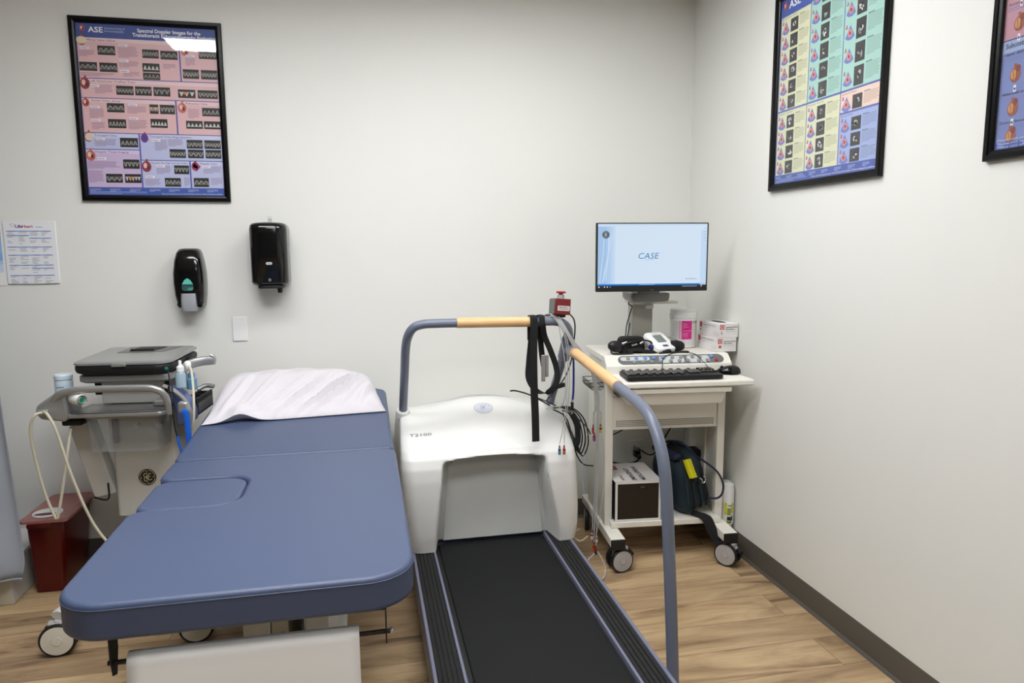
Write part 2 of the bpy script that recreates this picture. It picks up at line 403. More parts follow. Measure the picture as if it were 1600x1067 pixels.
# ------------------------------------------------------------------ posters
def poster_frame(t, o, u, v, W, H, fw_=.027, depth=.02):
    o, u, v = Vector(o), Vector(u), Vector(v); n = u.cross(v)
    prof = [(0, 0.001), (0, depth-.004), (.003, depth), (fw_*.55, depth), (fw_*.62, depth-.004), (fw_-.003, depth-.006), (fw_, depth-.009), (fw_, 0.001)]
    rings = [[o+u*a+v*b+n*h for a, b in ((i, i), (W-i, i), (W-i, H-i), (i, H-i))] for i, h in prof]
    obj('frame', MB().loft(rings, cap=False), m_blackf, t, angle=20)
    b = MB(); p = [o+u*a+v*c for a, c in ((fw_, fw_), (W-fw_, fw_), (W-fw_, H-fw_), (fw_, H-fw_))]
    g = MB(); g.loft([[q+n*.0085 for q in p], [q+n*.0095 for q in p]]); obj('glazing', g, m_glass, t)
    b.loft([[q+n*.001 for q in p], [q+n*.0035 for q in p]]); obj('backing', b, m_blackm, t)
    return o+u*fw_+v*fw_+n*.0042, W-2*fw_, H-2*fw_
rp = random.Random(3)
def para(F, x0, y1, x1, n, dy, col=(120, 95, 110), k=2):
    for i in range(n):
        F.rect(x0, y1-(i+.35)*dy, x0+(x1-x0)*(1 if i < n-1 else .55)*rp.uniform(.86, 1), y1-i*dy, col, k)
def trace(F, x0, y0, x1, y1, kind=0, k=2):
    """dark ultrasound strip with a pale waveform"""
    F.rect(x0, y0, x1, y1, (38, 38, 40), k)
    w, h = x1-x0, y1-y0; n = 26; pts = []
    base = y0+h*(.25 if kind % 2 == 0 else .7); sg = 1 if kind % 2 == 0 else -1; per = rp.choice((3, 4, 5))
    F.rect(x0+w*.03, base-h*.01, x1-w*.03, base+h*.01, (130, 130, 120), k+1)
    for i in range(n+1):
        t = i/n; ph = (t*per) % 1; a = abs(math.sin(ph*PI))**(.8 if kind < 2 else 3)
        pts.append((x0+w*(.04+.92*t), base+sg*h*.5*a*rp.uniform(.8, 1)))
    for (a, b), (c, d) in zip(pts, pts[1:]):
        F.poly([(a, base), (c, base), (c, d), (a, b)], (98, 98, 94) if kind < 4 else (205, 205, 200), k+1)
    F.line(pts, h*.05, (196, 194, 184), k+2)
    if kind == 5: F.ell(x0+w*.4, y0+h*.55, w*.12, h*.14, (220, 120, 30), k+3)
def heart(F, x, y, s, tone=0, k=2):
    c = [(178, 72, 70), (196, 110, 92), (150, 58, 62)][tone % 3]
    F.ell(x, y, s*.5, s*.62, c, k, n=12); F.ell(x-s*.12, y+s*.1, s*.2, s*.3, (232, 200, 186), k+1, n=10)
    F.ell(x+s*.16, y-s*.1, s*.15, s*.26, (96, 40, 60), k+1, n=10); F.line([(x, y+s*.5), (x+s*.1, y+s*.8)], s*.2, c, k+1)

def poster_doppler():
    t = thing('framed_poster', 'black framed pink and lilac poster on the back wall above the soap dispenser', 'poster', (0, 0, 0))
    x0, x1, z0, z1 = -1.251, -.6055, 1.733, 2.548
    o, W, H = poster_frame(t, (x0, WY, z0), (1, 0, 0), (0, 0, 1), x1-x0, z1-z0)
    F = Flat(o, (1, 0, 0), (0, 0, 1))
    X = lambda a: a*W
    Y = lambda b: (1-b)*H
    navy = (60, 82, 150)
    F.rect(0, 0, W, H, (82, 92, 168), 0)
    F.rect(0, Y(.078), W, H, navy, 1)
    heart(F, X(.045), Y(.03), .022, 0, 2)
    F.text('ASE', X(.085), Y(.05), .024, (240, 240, 245), width=.062, bold=.0006, k=2)
    F.text('American Society of', X(.20), Y(.03), .009, (200, 206, 232), k=2, width=.085); F.text('Echocardiography', X(.20), Y(.046), .009, (200, 206, 232), k=2, width=.08)
    F.text('Spectral Doppler Images for the', X(.66), Y(.038), .016, (244, 244, 248), 'c', k=2, width=.27, bold=.0006)
    F.text('Transthoracic Echocardiography Evaluation', X(.70), Y(.064), .016, (244, 244, 248), 'c', k=2, width=.36, bold=.0006)
    pink, pink2 = (226, 186, 188), (234, 206, 208); lil, lil2 = (190, 196, 228), (206, 210, 236); pur, pur2 = (206, 186, 218), (218, 204, 230)
    S = [(0, .722, .082, .312, pink, pink2, 'Mitral Valve Inflow'), (.728, 1, .115, .312, pink, pink2, 'Pulmonary Vein'), (0, 1, .317, .425, pink, pink2, 'Left Ventricular Outflow Tract'),
         (0, .672, .430, .628, pink, pink2, 'Aortic Valve, Aorta'), (.678, 1, .430, .628, pink, pink2, 'Pulmonary Valve'), (0, .388, .633, .725, lil, lil2, 'Tricuspid Valve'),
         (.394, 1, .633, .785, lil, lil2, 'Tricuspid Valve Regurgitation'), (0, .388, .730, .952, pur, pur2, 'Doppler Tissue Imaging'),
         (.394, .748, .790, .952, lil, lil2, 'Pulmonary Valve, Right Ventricular Outflow'), (.754, 1, .790, .952, lil, lil2, 'Hepatic Vein')]
    F.rect(X(.728), Y(.115), W, Y(.082), pink2, 1)
    for a, b, c, d, col, c2, name in S:
        F.rect(X(a)+.002, Y(d), X(b)-.001, Y(c), col, 1); F.rect(X(a)+.002, Y(c+.022), X(b)-.001, Y(c), c2, 2)
        L = min(.0063*len(name), (b-a)*W-.05); F.text(name, X(a)+.042, Y(c+.018), .0095, (70, 50, 90), k=2, width=L)
    for i, (a, c, s) in enumerate(((.035, .10, .034), (.765, .135, .034), (.035, .345, .042), (.03, .455, .03), (.72, .47, .038), (.03, .655, .036), (.43, .655, .034), (.035, .765, .04), (.43, .825, .042), (.79, .82, .034))):
        heart(F, X(a), Y(c), s, i, 3)
    F.poly([(X(.76), Y(.82)), (X(.79), Y(.79)), (X(.83), Y(.82)), (X(.80), Y(.85))], (150, 44, 96), 4)
    F.ell(X(.43), Y(.655), .013, .021, (88, 60, 150), 5); F.ell(X(.035), Y(.655), .018, .018, (226, 206, 186), 5); F.ell(X(.035), Y(.098), .022, .016, (232, 216, 186), 5)
    T = [(.135, .125, .265, .178, 0), (.45, .135, .575, .185, 0), (.58, .138, .71, .188, 0), (0.0, .222, .13, .272, 0), (.14, .222, .272, .275, 0), (.445, .215, .575, .265, 4), (.445, .27, .575, .322-.012, 2),
         (.86, .125, 1, .175, 1), (.735, .24, .86, .295, 1), (.868, .24, .995, .295, 1), (.245, .352, .375, .405, 1), (.38, .352, .505, .405, 3), (.512, .352, .64, .405, 3), (.69, .36, .825, .41, 5), (.835, .36, .99, .41, 1),
         (.17, .455, .30, .508, 0), (.475, .455, .545, .51, 5), (.55, .455, .665, .51, 3), (.17, .548, .305, .60, 2), (.475, .54, .605, .592, 4), (.86, .465, 1, .515, 2), (.735, .545, .865, .592, 4), (.868, .545, 1, .592, 4),
         (.245, .657, .38, .712, 2), (.73, .66, .855, .712, 1), (.862, .66, .99, .712, 1), (.60, .718, .725, .77, 1), (.735, .718, .858, .77, 1), (.866, .718, .99, .77, 1),
         (.255, .785, .38, .84, 3), (.125, .872, .25, .925, 1), (.26, .872, .385, .925, 5), (.625, .815, .742, .868, 3), (.55, .892, .675, .945, 0), (.765, .89, .885, .945, 0)]
    for a, c, b, d, kd in T: trace(F, X(a)+.004, Y(d), X(b), Y(c), kd, 3)
    for a, b, c, n in ((.01, .12, .155, 5), (.285, .43, .125, 9), (.285, .43, .21, 5), (.60, .70, .215, 4), (.01, .26, .283, 3), (.31, .43, .27, 4), (.765, .84, .17, 7), (.10, .235, .352, 7), (.05, .16, .49, 8), (.32, .46, .47, 6), (.32, .46, .55, 8), (.06, .16, .57, 6),
                       (.76, .85, .475, 8), (.07, .235, .668, 6), (.50, .60, .665, 9), (.60, .71, .66, 6), (.01, .24, .80, 6), (.01, .12, .855, 10), (.50, .61, .82, 7), (.41, .53, .90, 6), (.70, .745, .89, 7), (.85, .99, .82, 6), (.90, .99, .89, 6)):
        para(F, X(a), Y(c), X(b), n, .0056, (150, 118, 148), 3)
    for a, c in ((.02, .135), (.29, .112), (.29, .20), (.29, .26), (.07, .35), (.06, .475), (.33, .455), (.33, .535), (.06, .55), (.77, .155), (.08, .66), (.48, .66), (.08, .775), (.50, .815), (.42, .88), (.84, .815)):
        F.rect(X(a), Y(c+.014), X(a)+.038, Y(c), (238, 232, 240), 4); F.rect(X(a)+.003, Y(c+.009), X(a)+.03, Y(c+.006), (120, 110, 130), 5)
    F.rect(0, 0, W, Y(.957), (66, 92, 170), 2)
    for i in range(7): para(F, X(.01+.143*i), Y(.962), X(.01+.143*i)+.05, 3, .0045, (176, 190, 226), 3)
    F.text('Please visit www.asecho.org to view all American Society of Echocardiography guidelines', X(.985), .006, .006, (220, 226, 244), 'r', k=3, width=.27)
    para(F, X(.01), .017, X(.46), 3, .0045, (168, 182, 222), 3)
    F.build('print', m_print, t); settle(t, ((x0+x1)/2, WY, z0))

def thumb(F, x, y, w, h, k=2):
    F.rect(x, y, x+w, y+h, (60, 60, 62), k)
    for i in range(3):
        a = rp.uniform(0, 6); cx, cy = x+w*rp.uniform(.35, .65), y+h*rp.uniform(.3, .65)
        F.ell(cx, cy, w*rp.uniform(.1, .26), h*rp.uniform(.06, .22), rp.choice(((200, 200, 200), (168, 168, 168), (228, 228, 228))), k+1, n=9, a0=a, a1=a+rp.uniform(2.5, 5))
    F.ell(x+w*.5, y+h*.52, w*.1, h*.12, (40, 40, 42), k+2, n=8)
def sector(F, x, y, s, k=2):
    F.poly([(x, y+s*.55), (x+s*.55, y-s*.35), (x+s*.2, y-s*.55), (x-s*.2, y-s*.55), (x-s*.55, y-s*.35)], (112, 128, 190), k)
    F.ell(x, y-s*.05, s*.27, s*.3, (216, 138, 132), k+1, n=10); F.ell(x, y-s*.05, s*.1, s*.14, (120, 40, 44), k+2, n=8)
    heart(F, x-s*.42, y+s*.45, s*.24, 0, k+1)
def poster_views():
    t = thing('framed_poster', 'black framed yellow, teal and blue medical poster on the right wall, nearest the corner', 'poster', (0, 0, 0))
    y0, y1, z0, z1 = 2.86, 2.175, 1.743, 2.556
    o, W, H = poster_frame(t, (WX, y0, z0), (0, -1, 0), (0, 0, 1), y0-y1, z1-z0, .028)
    F = Flat(o, (0, -1, 0), (0, 0, 1)); Z = lambda z: z-z0-.028
    F.rect(0, 0, W, H, (86, 102, 176), 0)
    F.rect(0, Z(2.462), W, H, (66, 92, 172), 1); F.rect(0, Z(2.50), W, H, (50, 72, 148), 2)
    heart(F, .03, Z(2.50), .026, 0, 3)
    F.text('ASE', .055, Z(2.484), .03, (240, 240, 246), k=3, width=.08, bold=.0007)
    F.text('Transthoracic Echocardiography Imaging Views', W-.02, Z(2.49), .018, (240, 240, 246), 'r', k=3, width=.42, bold=.0006)
    yel, tea, pea, blu = (218, 220, 186), (168, 208, 196), (232, 206, 190), (160, 176, 218); c = [.004, .2075, .414, W-.002]; g = .0022
    def block(a, b, z_lo, z_hi, col, n, title):
        F.rect(a+g, Z(z_lo)+g, b-g, Z(z_hi)-g, col, 1)
        F.text(title, a+.008, Z(z_hi)-.012, .0065, (70, 70, 90), k=1, width=min(.1, .0042*len(title)))
        hh = (z_hi-z_lo-.016)/n
        for i in range(n):
            y = Z(z_hi)-.016-hh*(i+1)
            sector(F, a+.035, y+hh*.48, min(.048, hh*.8), 2); thumb(F, a+.068, y+hh*.08, .052, hh*.84, 2)
            para(F, a+.128, y+hh*.9, b-.008, max(3, int(hh*.75/.0052)), .0052, tuple(int(v*.74) for v in col), 2)
            F.rect(a+.128, y+hh*.93, a+.16, y+hh*.965, (70, 80, 90), 2)
    block(c[0], c[1], 2.074, 2.459, yel, 6, 'Parasternal Window - Long Axis'); block(c[1], c[2], 2.074, 2.52, tea, 6, 'Apical Window'); block(c[2], c[3], 2.074, 2.50, tea, 5, 'Apical Window')
    block(c[0], c[1], 1.806, 2.071, yel, 4, 'Parasternal - Short Axis'); block(c[1], c[2], 1.806, 2.071, yel, 4, 'Parasternal - Short Axis'); block(c[2], c[3], 1.995, 2.071, pea, 1, 'Suprasternal Window'); block(c[2], c[3], 1.806, 1.992, blu, 3, 'Subcostal Window')
    F.rect(0, 0, W, Z(1.806), (70, 92, 168), 2)
    for i in range(8): para(F, .008+.078*i, Z(1.80), .05+.078*i, 3, .005, (176, 190, 226), 3)
    F.text('Please visit www.asecho.org to view all American Society of Echocardiography guidelines', W-.01, .007, .007, (230, 234, 246), 'r', k=3, width=.36)
    para(F, .008, .019, .25, 3, .005, (168, 182, 222), 3)
    F.build('print', m_print, t); settle(t, (WX, (y0+y1)/2, z0))

def poster_third():
    t = thing('framed_poster', 'black framed pink and blue heart poster cut off by the right edge of the photo', 'poster', (0, 0, 0))
    y0, y1, z0, z1 = 1.757, 1.07, 1.741, 2.55
    o, W, H = poster_frame(t, (WX, y0, z0), (0, -1, 0), (0, 0, 1), y0-y1, z1-z0, .028)
    F = Flat(o, (0, -1, 0), (0, 0, 1)); Z = lambda z: z-z0-.028
    F.rect(0, 0, W, H, (116, 130, 184), 0)  # blue and pink grounds kept dim: lens vignetting put into the print colours
    F.rect(0, Z(2.064), W, H, (184, 136, 150), 1); F.rect(0, Z(2.46), W, H, (50, 72, 148), 2); F.line([(0, Z(2.064)), (W, Z(2.064))], .003, (50, 60, 120), 2)
    F.rect(0, Z(2.03), W, Z(2.062), (148, 166, 204), 2); F.text('Subcostal Window', .01, Z(2.042), .014, (40, 44, 80), k=3, width=.13, bold=.0005)
    for col in range(3):
        x = .008+.21*col
        for zt, s in ((2.155, 'Ascending aorta'), (2.022, 'Upper abdominal aorta'), (1.915, 'Abdominal aorta, PW Doppler'), (1.838, 'Zoomed focused IAS view'), (2.26, 'Suprasternal notch')):
            F.text(s, x, Z(zt), .0085, (36, 36, 60), k=3, width=.0058*len(s))
            para(F, x, Z(zt)-.006, x+.19, 2, .006, (116, 124, 176), 3)
        for zt in (2.19, 2.10, 1.965, 1.875, 1.80):
            F.ell(x+.038, Z(zt)+.002, .017, .021, (150, 84, 56), 3, n=12); F.ell(x+.033, Z(zt)+.003, .009, .014, (196, 140, 88), 4, n=10); F.ell(x+.046, Z(zt)+.018, .008, .010, (128, 56, 48), 4, n=8)
            F.line([(x+.030, Z(zt)-.016), (x+.034, Z(zt)), (x+.031, Z(zt)+.014)], .0015, (104, 44, 38), 5); F.line([(x+.044, Z(zt)-.014), (x+.041, Z(zt)+.002), (x+.046, Z(zt)+.014)], .0015, (104, 44, 38), 5); F.ell(x+.037, Z(zt)+.026, .005, .007, (150, 84, 56), 4, n=8)
            F.rect(x+.036, Z(zt)-.044, x+.044, Z(zt)-.026, (226, 226, 232), 5); F.ell(x+.040, Z(zt)-.036, .003, .004, (60, 60, 70), 6, n=8)
            F.poly([(x+.115, Z(zt)+.035), (x+.075, Z(zt)-.03), (x+.10, Z(zt)-.038), (x+.14, Z(zt)-.034), (x+.165, Z(zt)-.02)], (70, 92, 170), 3)
            F.ell(x+.118, Z(zt)-.008, .022, .022, (214, 140, 128), 4, n=12); F.ell(x+.118, Z(zt)-.008, .011, .013, (70, 26, 34), 5, n=10)
    F.rect(0, 0, W, Z(1.80)-.012, (60, 82, 158), 6)
    for i in range(8): para(F, .008+.078*i, Z(1.80)-.016, .05+.078*i, 2, .005, (176, 190, 226), 7)
    for i in range(3): F.text('Please visit www.asecho.org to view all guidelines', .008, .004+i*.0095, .006, (190, 200, 230), k=7, width=.3)
    F.build('print', m_print, t); settle(t, (WX, (y0+y1)/2, z0))
poster_doppler(); poster_views(); poster_third()

# ------------------------------------------------------------------ paper sheets, left edge
def sheets():
    t = thing('taped_notice', 'white reference sheet with blue table rows on the back wall, left of the soap dispenser', 'paper')
    o = (-1.592, WY-.0035, 1.352); W, H = .216, .288
    # the sheet leans off the wall a touch at its lower edge
    u = Vector((1, 0, .0)); v = Vector((0, 0, 1))
    b = MB(); b.grid(lambda s, r: (o[0]+s*W, WY-.0022-.004*max(0, .25-r)*4*math.sin(s*PI), o[2]+r*H), 10, 16)
    obj('sheet', b, m_paper, t, solid=.0006)
    F = Flat((o[0], WY-.0075, o[2]), u, v, .0001)
    F.rect(.002, .004, W-.002, H-.001, (234, 235, 238), 0)
    F.text('LifeHeart', .052, H-.030, .014, (176, 50, 66), k=1, width=.072, bold=.0005); F.text('Life', .052, H-.030, .014, (44, 70, 140), k=3, width=.028, bold=.0005)
    F.line([(.036, H-.022), (.030, H-.016), (.034, H-.012), (.046, H-.014), (.052, H-.020), (.046, H-.026), (.036, H-.022)], .0012, (150, 60, 90), 1)
    F.rect(.134, H-.028, .162, H-.026, (90, 90, 100), 1)
    rows = [(.043, 0, 1), (.063, 0, .5), (.075, .5, 1), (.115, 0, 1), (.152, 0, 1), (.198, 0, 1), (.212, .5, 1), (.245, 0, 1)]
    for d, a, c in rows:
        xa, xb = .012+a*.184, .012+c*.184
        F.rect(xa, H-d-.0045, xb, H-d, (120, 160, 220), 1)
        for q in range(2 if c-a < .9 else 4): F.rect(xa+.01+q*.047, H-d-.0038, xa+.035+q*.047, H-d-.0018, (120, 84, 110), 2)
        n = 6 if d in (.063, .245, .152) else 3
        for r in range(n):
            F.rect(xa, H-d-.0065-r*.006, xb, H-d-.0061-r*.006, (196, 198, 206), 1)
            for q in range(2 if c-a < .9 else 4):
                if rp.random() < .72: F.rect(xa+.003+q*.047, H-d-.0105-r*.006, xa+.003+q*.047+rp.uniform(.012, .034), H-d-.0085-r*.006, (150, 152, 162), 1)
    F.build('print', m_print, t); settle(t, (o[0]+W/2, WY, o[2]))
    t = thing('taped_notice', 'glossy sheet with pale blue sky picture cut off by the left edge of the photo', 'paper')
    obj('sheet', MB().box(-1.812, -1.597, WY-.0025, WY-.0015, 1.348, 1.632), m_paper, t)
    F = Flat((-1.812, WY-.0026, 1.348), (1, 0, 0), (0, 0, 1))
    for i in range(12):
        c = [(150, 186, 226), (132, 176, 222), (176, 202, 232), (206, 218, 234)][min(3, int(abs(i-6)/1.6))]
        F.rect(.004, .06+i*.018, .207, .078+i*.018, c, 1)
    F.build('print', m_print, t); settle(t, (-1.68, WY, 1.348))
sheets()

# ------------------------------------------------------------------ soap dispenser
def soap():
    t = thing('soap_dispenser', 'black wall soap dispenser with teal window and grey push bar, left of the towel dispenser', 'soap dispenser')
    cx = -.813
    # body: stacked rounded sections, widest a third of the way down
    secs = [(1.502, .030, .045), (1.497, .044, .070), (1.480, .052, .088), (1.44, .060, .102), (1.38, .0665, .110), (1.33, .067, .112), (1.27, .064, .108), (1.225, .058, .098)]
    ring = lambda hw, d, z: [(x+cx, WY-.001+y, z) for x, y in rrect(-hw, hw, -d, 0, [.003, .003, .028, .028], 5)]
    b = MB().loft([ring(hw, d, z) for z, hw, d in secs]); body = obj('housing', b, m_black, t, angle=50)
    # slot for the push bar: two legs
    for s in (-1, 1):
        l = MB().loft([[(cx+x, WY-.001+y, z) for x, y in rrect(min(s*.034, s*hw), max(s*.034, s*hw), -d, 0, .008, 3)] for z, hw, d in ((1.228, .058, .098), (1.212, .055, .092), (1.206, .05, .085))])
        obj('lower_leg', l, m_black, t)
    g = MB(); g.loft([[(cx+x, WY-.02+y, z) for x, y in rrect(-hw, hw, -d, 0, [.003, .003, .014, .014], 4)] for z, hw, d in ((1.278, .0325, .098), (1.25, .033, .104), (1.205, .0325, .108), (1.19, .029, .104), (1.186, .02, .09))])
    obj('push_bar', g, m_grey, t)
    F = Flat((cx, WY-.1135, 1.30), (1, 0, 0), (0, 0, 1), .0004)
    pts = [(-.026, 0), (-.024, .022), (-.014, .045), (0, .056), (.014, .045), (.024, .022), (.026, 0), (.018, -.008), (-.018, -.008)]
    F.poly(pts, (52, 84, 86), 1); F.poly([(-.024, .024), (-.014, .044), (0, .054), (.014, .044), (.024, .024)], (96, 190, 176), 2); F.rect(-.022, .018, .022, .024, (30, 50, 54), 2); F.poly([(-.004, -.006), (.018, -.006), (.024, .008), (.004, .006)], (64, 150, 140), 2)
    F.text('Provon', 0, -.028, .007, (120, 122, 128), 'c', .3, k=1, width=.034)
    F.build('window', m_label, t)
    settle(t, (cx, WY, 1.186))
    t.scale = (1, 1, .94); t.location = (cx+.012, WY, 1.216)
soap()

# ------------------------------------------------------------------ paper towel dispenser
def towel():
    t = thing('towel_dispenser', 'tall glossy black centrefeed towel dispenser on the back wall, right of the soap dispenser', 'towel dispenser')
    cx, hw, d = -.430, .085, .168
    secs = [(1.335, hw-.016, d-.02), (1.341, hw-.005, d-.008), (1.352, hw, d), (1.60, hw, d), (1.618, hw-.003, d-.004), (1.628, hw-.012, d-.014), (1.632, hw-.03, d-.03)]
    b = MB().loft([[(cx+x, WY-.001+y, z) for x, y in rrect(-w_, w_, -q, 0, [.004, .004, .055, .055], 8)] for z, w_, q in secs])
    obj('housing', b, m_black, t, angle=40)
    obj('base_plate', MB().loft([[(cx+x, WY-.005+y, z) for x, y in rrect(-.055, .062, -.155, -.01, .03, 5)] for z in (1.322, 1.336)]), m_blackm, t, bevel=.003)
    obj('feed_nozzle', MB().cyl((cx+.04, WY-.10, 1.325), (cx+.04, WY-.10, 1.298), .013, .010), m_blackm, t, bevel=.002)
    obj('top_key', MB().box(cx-.008, cx+.008, WY-.03, WY-.012, 1.631, 1.652).cyl((cx, WY-.021, 1.645), (cx, WY-.021, 1.664), .0095), m_clearpl, t, bevel=.002)
    F = Flat((cx+.004, WY-d-.0015, 1.44), (1, 0, 0), (0, 0, 1), .0003)
    F.poly(rrect(-.014, .014, -.006, .006, .005, 3), (206, 206, 200), 1); F.text('Tork', 0, -.0035, .007, (40, 40, 40), 'c', k=2, width=.02)
    F.build('badge', m_label, t)
    F = Flat((cx+.004, WY-d-.0015, 1.44), (1, 0, 0), (0, 0, 1), .0003)
    F.poly(rrect(-.006, .006, -.084, -.070, .005, 3), (130, 130, 130), 1); F.rect(-.0015, -.081, .0015, -.074, (20, 20, 20), 2)
    F.build('key_mark', m_label, t)
    settle(t, (cx, WY, 1.30))
towel()

def plate(x0, x1, z0, z1):
    t = thing('wall_plate', 'white blank switch plate on the back wall below the towel dispenser', 'wall plate')
    obj('plate', MB().box(x0, x1, WY-.006, WY-.0005, z0, z1), m_white, t, bevel=.003)
    for z in (z0+.022, z1-.022): obj('screw', MB().cyl(((x0+x1)/2, WY-.0075, z), ((x0+x1)/2, WY-.004, z), .0032, seg=12), m_white, t)
    settle(t, ((x0+x1)/2, WY, z0))
plate(-.633, -.564, 1.058, 1.178)
def outlet():
    t = thing('wall_outlet', 'white electrical outlet low on the back wall behind the workstation cart', 'outlet')
    obj('plate', MB().box(1.440, 1.524, WY-.006, WY-.0005, .296, .424), m_white, t, bevel=.003)
    for z in (.385, .335): obj('socket', MB().cyl((1.482, WY-.009, z), (1.482, WY-.004, z), .017, seg=20), m_white, t)
    settle(t, (1.482, WY, .296))
    t = thing('power_cord', 'black plugs and power cord running from the wall outlet behind the cart', 'power cord')
    b = MB().box(1.466, 1.498, WY-.05, WY-.0095, .335, .372).cyl((1.482, WY-.05, .352), (1.482, WY-.07, .335), .012)
    obj('plug', b, m_bcord, t, bevel=.006)
    obj('plug', MB().box(1.470, 1.494, WY-.055, WY-.0095, .372, .400), m_grey, t, bevel=.006)
    obj('cord', MB().tube([(1.482, WY-.068, .335), (1.45, WY-.09, .325), (1.38, WY-.10, .322), (1.28, WY-.11, .345), (1.2, WY-.12, .38)], .0045, 8, 6)
        .tube([(1.482, WY-.055, .385), (1.55, WY-.09, .36), (1.62, WY-.10, .46), (1.70, WY-.1, .6)], .0045, 8, 6)
        .tube([(1.17, WY-.12, .50), (1.28, WY-.11, .485), (1.40, WY-.10, .54), (1.42, WY-.1, .64)], .0035, 8, 6), m_bcord, t)
    settle(t, (1.482, WY, .296))
outlet()

# ------------------------------------------------------------------ castor, used by the carts
def castor(t, p, r=.0625, ang=0.0, tw=.016, hubmat=None, brake=True):
    """swivel castor standing on the floor at p; the wheels roll along ang"""
    c = Matrix.Translation((p[0], p[1], 0)) @ Matrix.Rotation(ang, 4, 'Z')
    f = MB(); f.X = c
    f.cyl((0, 0, r*2-.002), (0, 0, p[2]), .014)
    f.loft([[(x, y, z) for x, y in rrect(-.028-r*.1, .034+r*.1, -.02, .02, .012, 4)] for z in (r*1.15, r*2.02)])
    f.prism([(-r*.75, r*.95), (-r*.45, r*1.75), (0, r*2.1), (r*.6, r*1.9), (r*.95, r*1.35), (r*.5, r*.95)], -.012, .012, 'XZ')
    fo = obj('castor', f, m_castor, t, bevel=.003)
    for s in (-1, 1):
        y0, y1 = s*.014, s*(.014+tw*1.3)
        w_ = MB(); w_.X = c; w_.lathe([(r*.72, y0), (r*.96, y0), (r, y0+s*.005), (r, y1-s*.005), (r*.955, y1), (r*.86, y1), (r*.84, y1-s*.002), (r*.72, y1-s*.002)], (0, 0, r), 'Y', 40)
        wh = obj('tyre', w_, m_blackm, fo)
        h = MB(); h.X = c; h.lathe([(r*.1, y1-s*.004), (r*.86, y1-s*.004), (r*.85, y1+s*.001), (r*.30, y1+s*.003), (r*.29, y1+s*.001), (r*.26, y1+s*.004), (.001, y1+s*.004)], (0, 0, r), 'Y', 40)
        obj('hub', h, hubmat or m_castor, fo)
    if brake:
        b = MB(); b.X = c; b.prism([(r*.75, r*1.5), (r*.9, r*1.75), (r*1.25, r*1.35), (r*1.15, r*1.1), (r*1.0, r*1.25)], -.014, .014, 'XZ'); obj('brake_pedal', b, m_blackm, fo, bevel=.003)

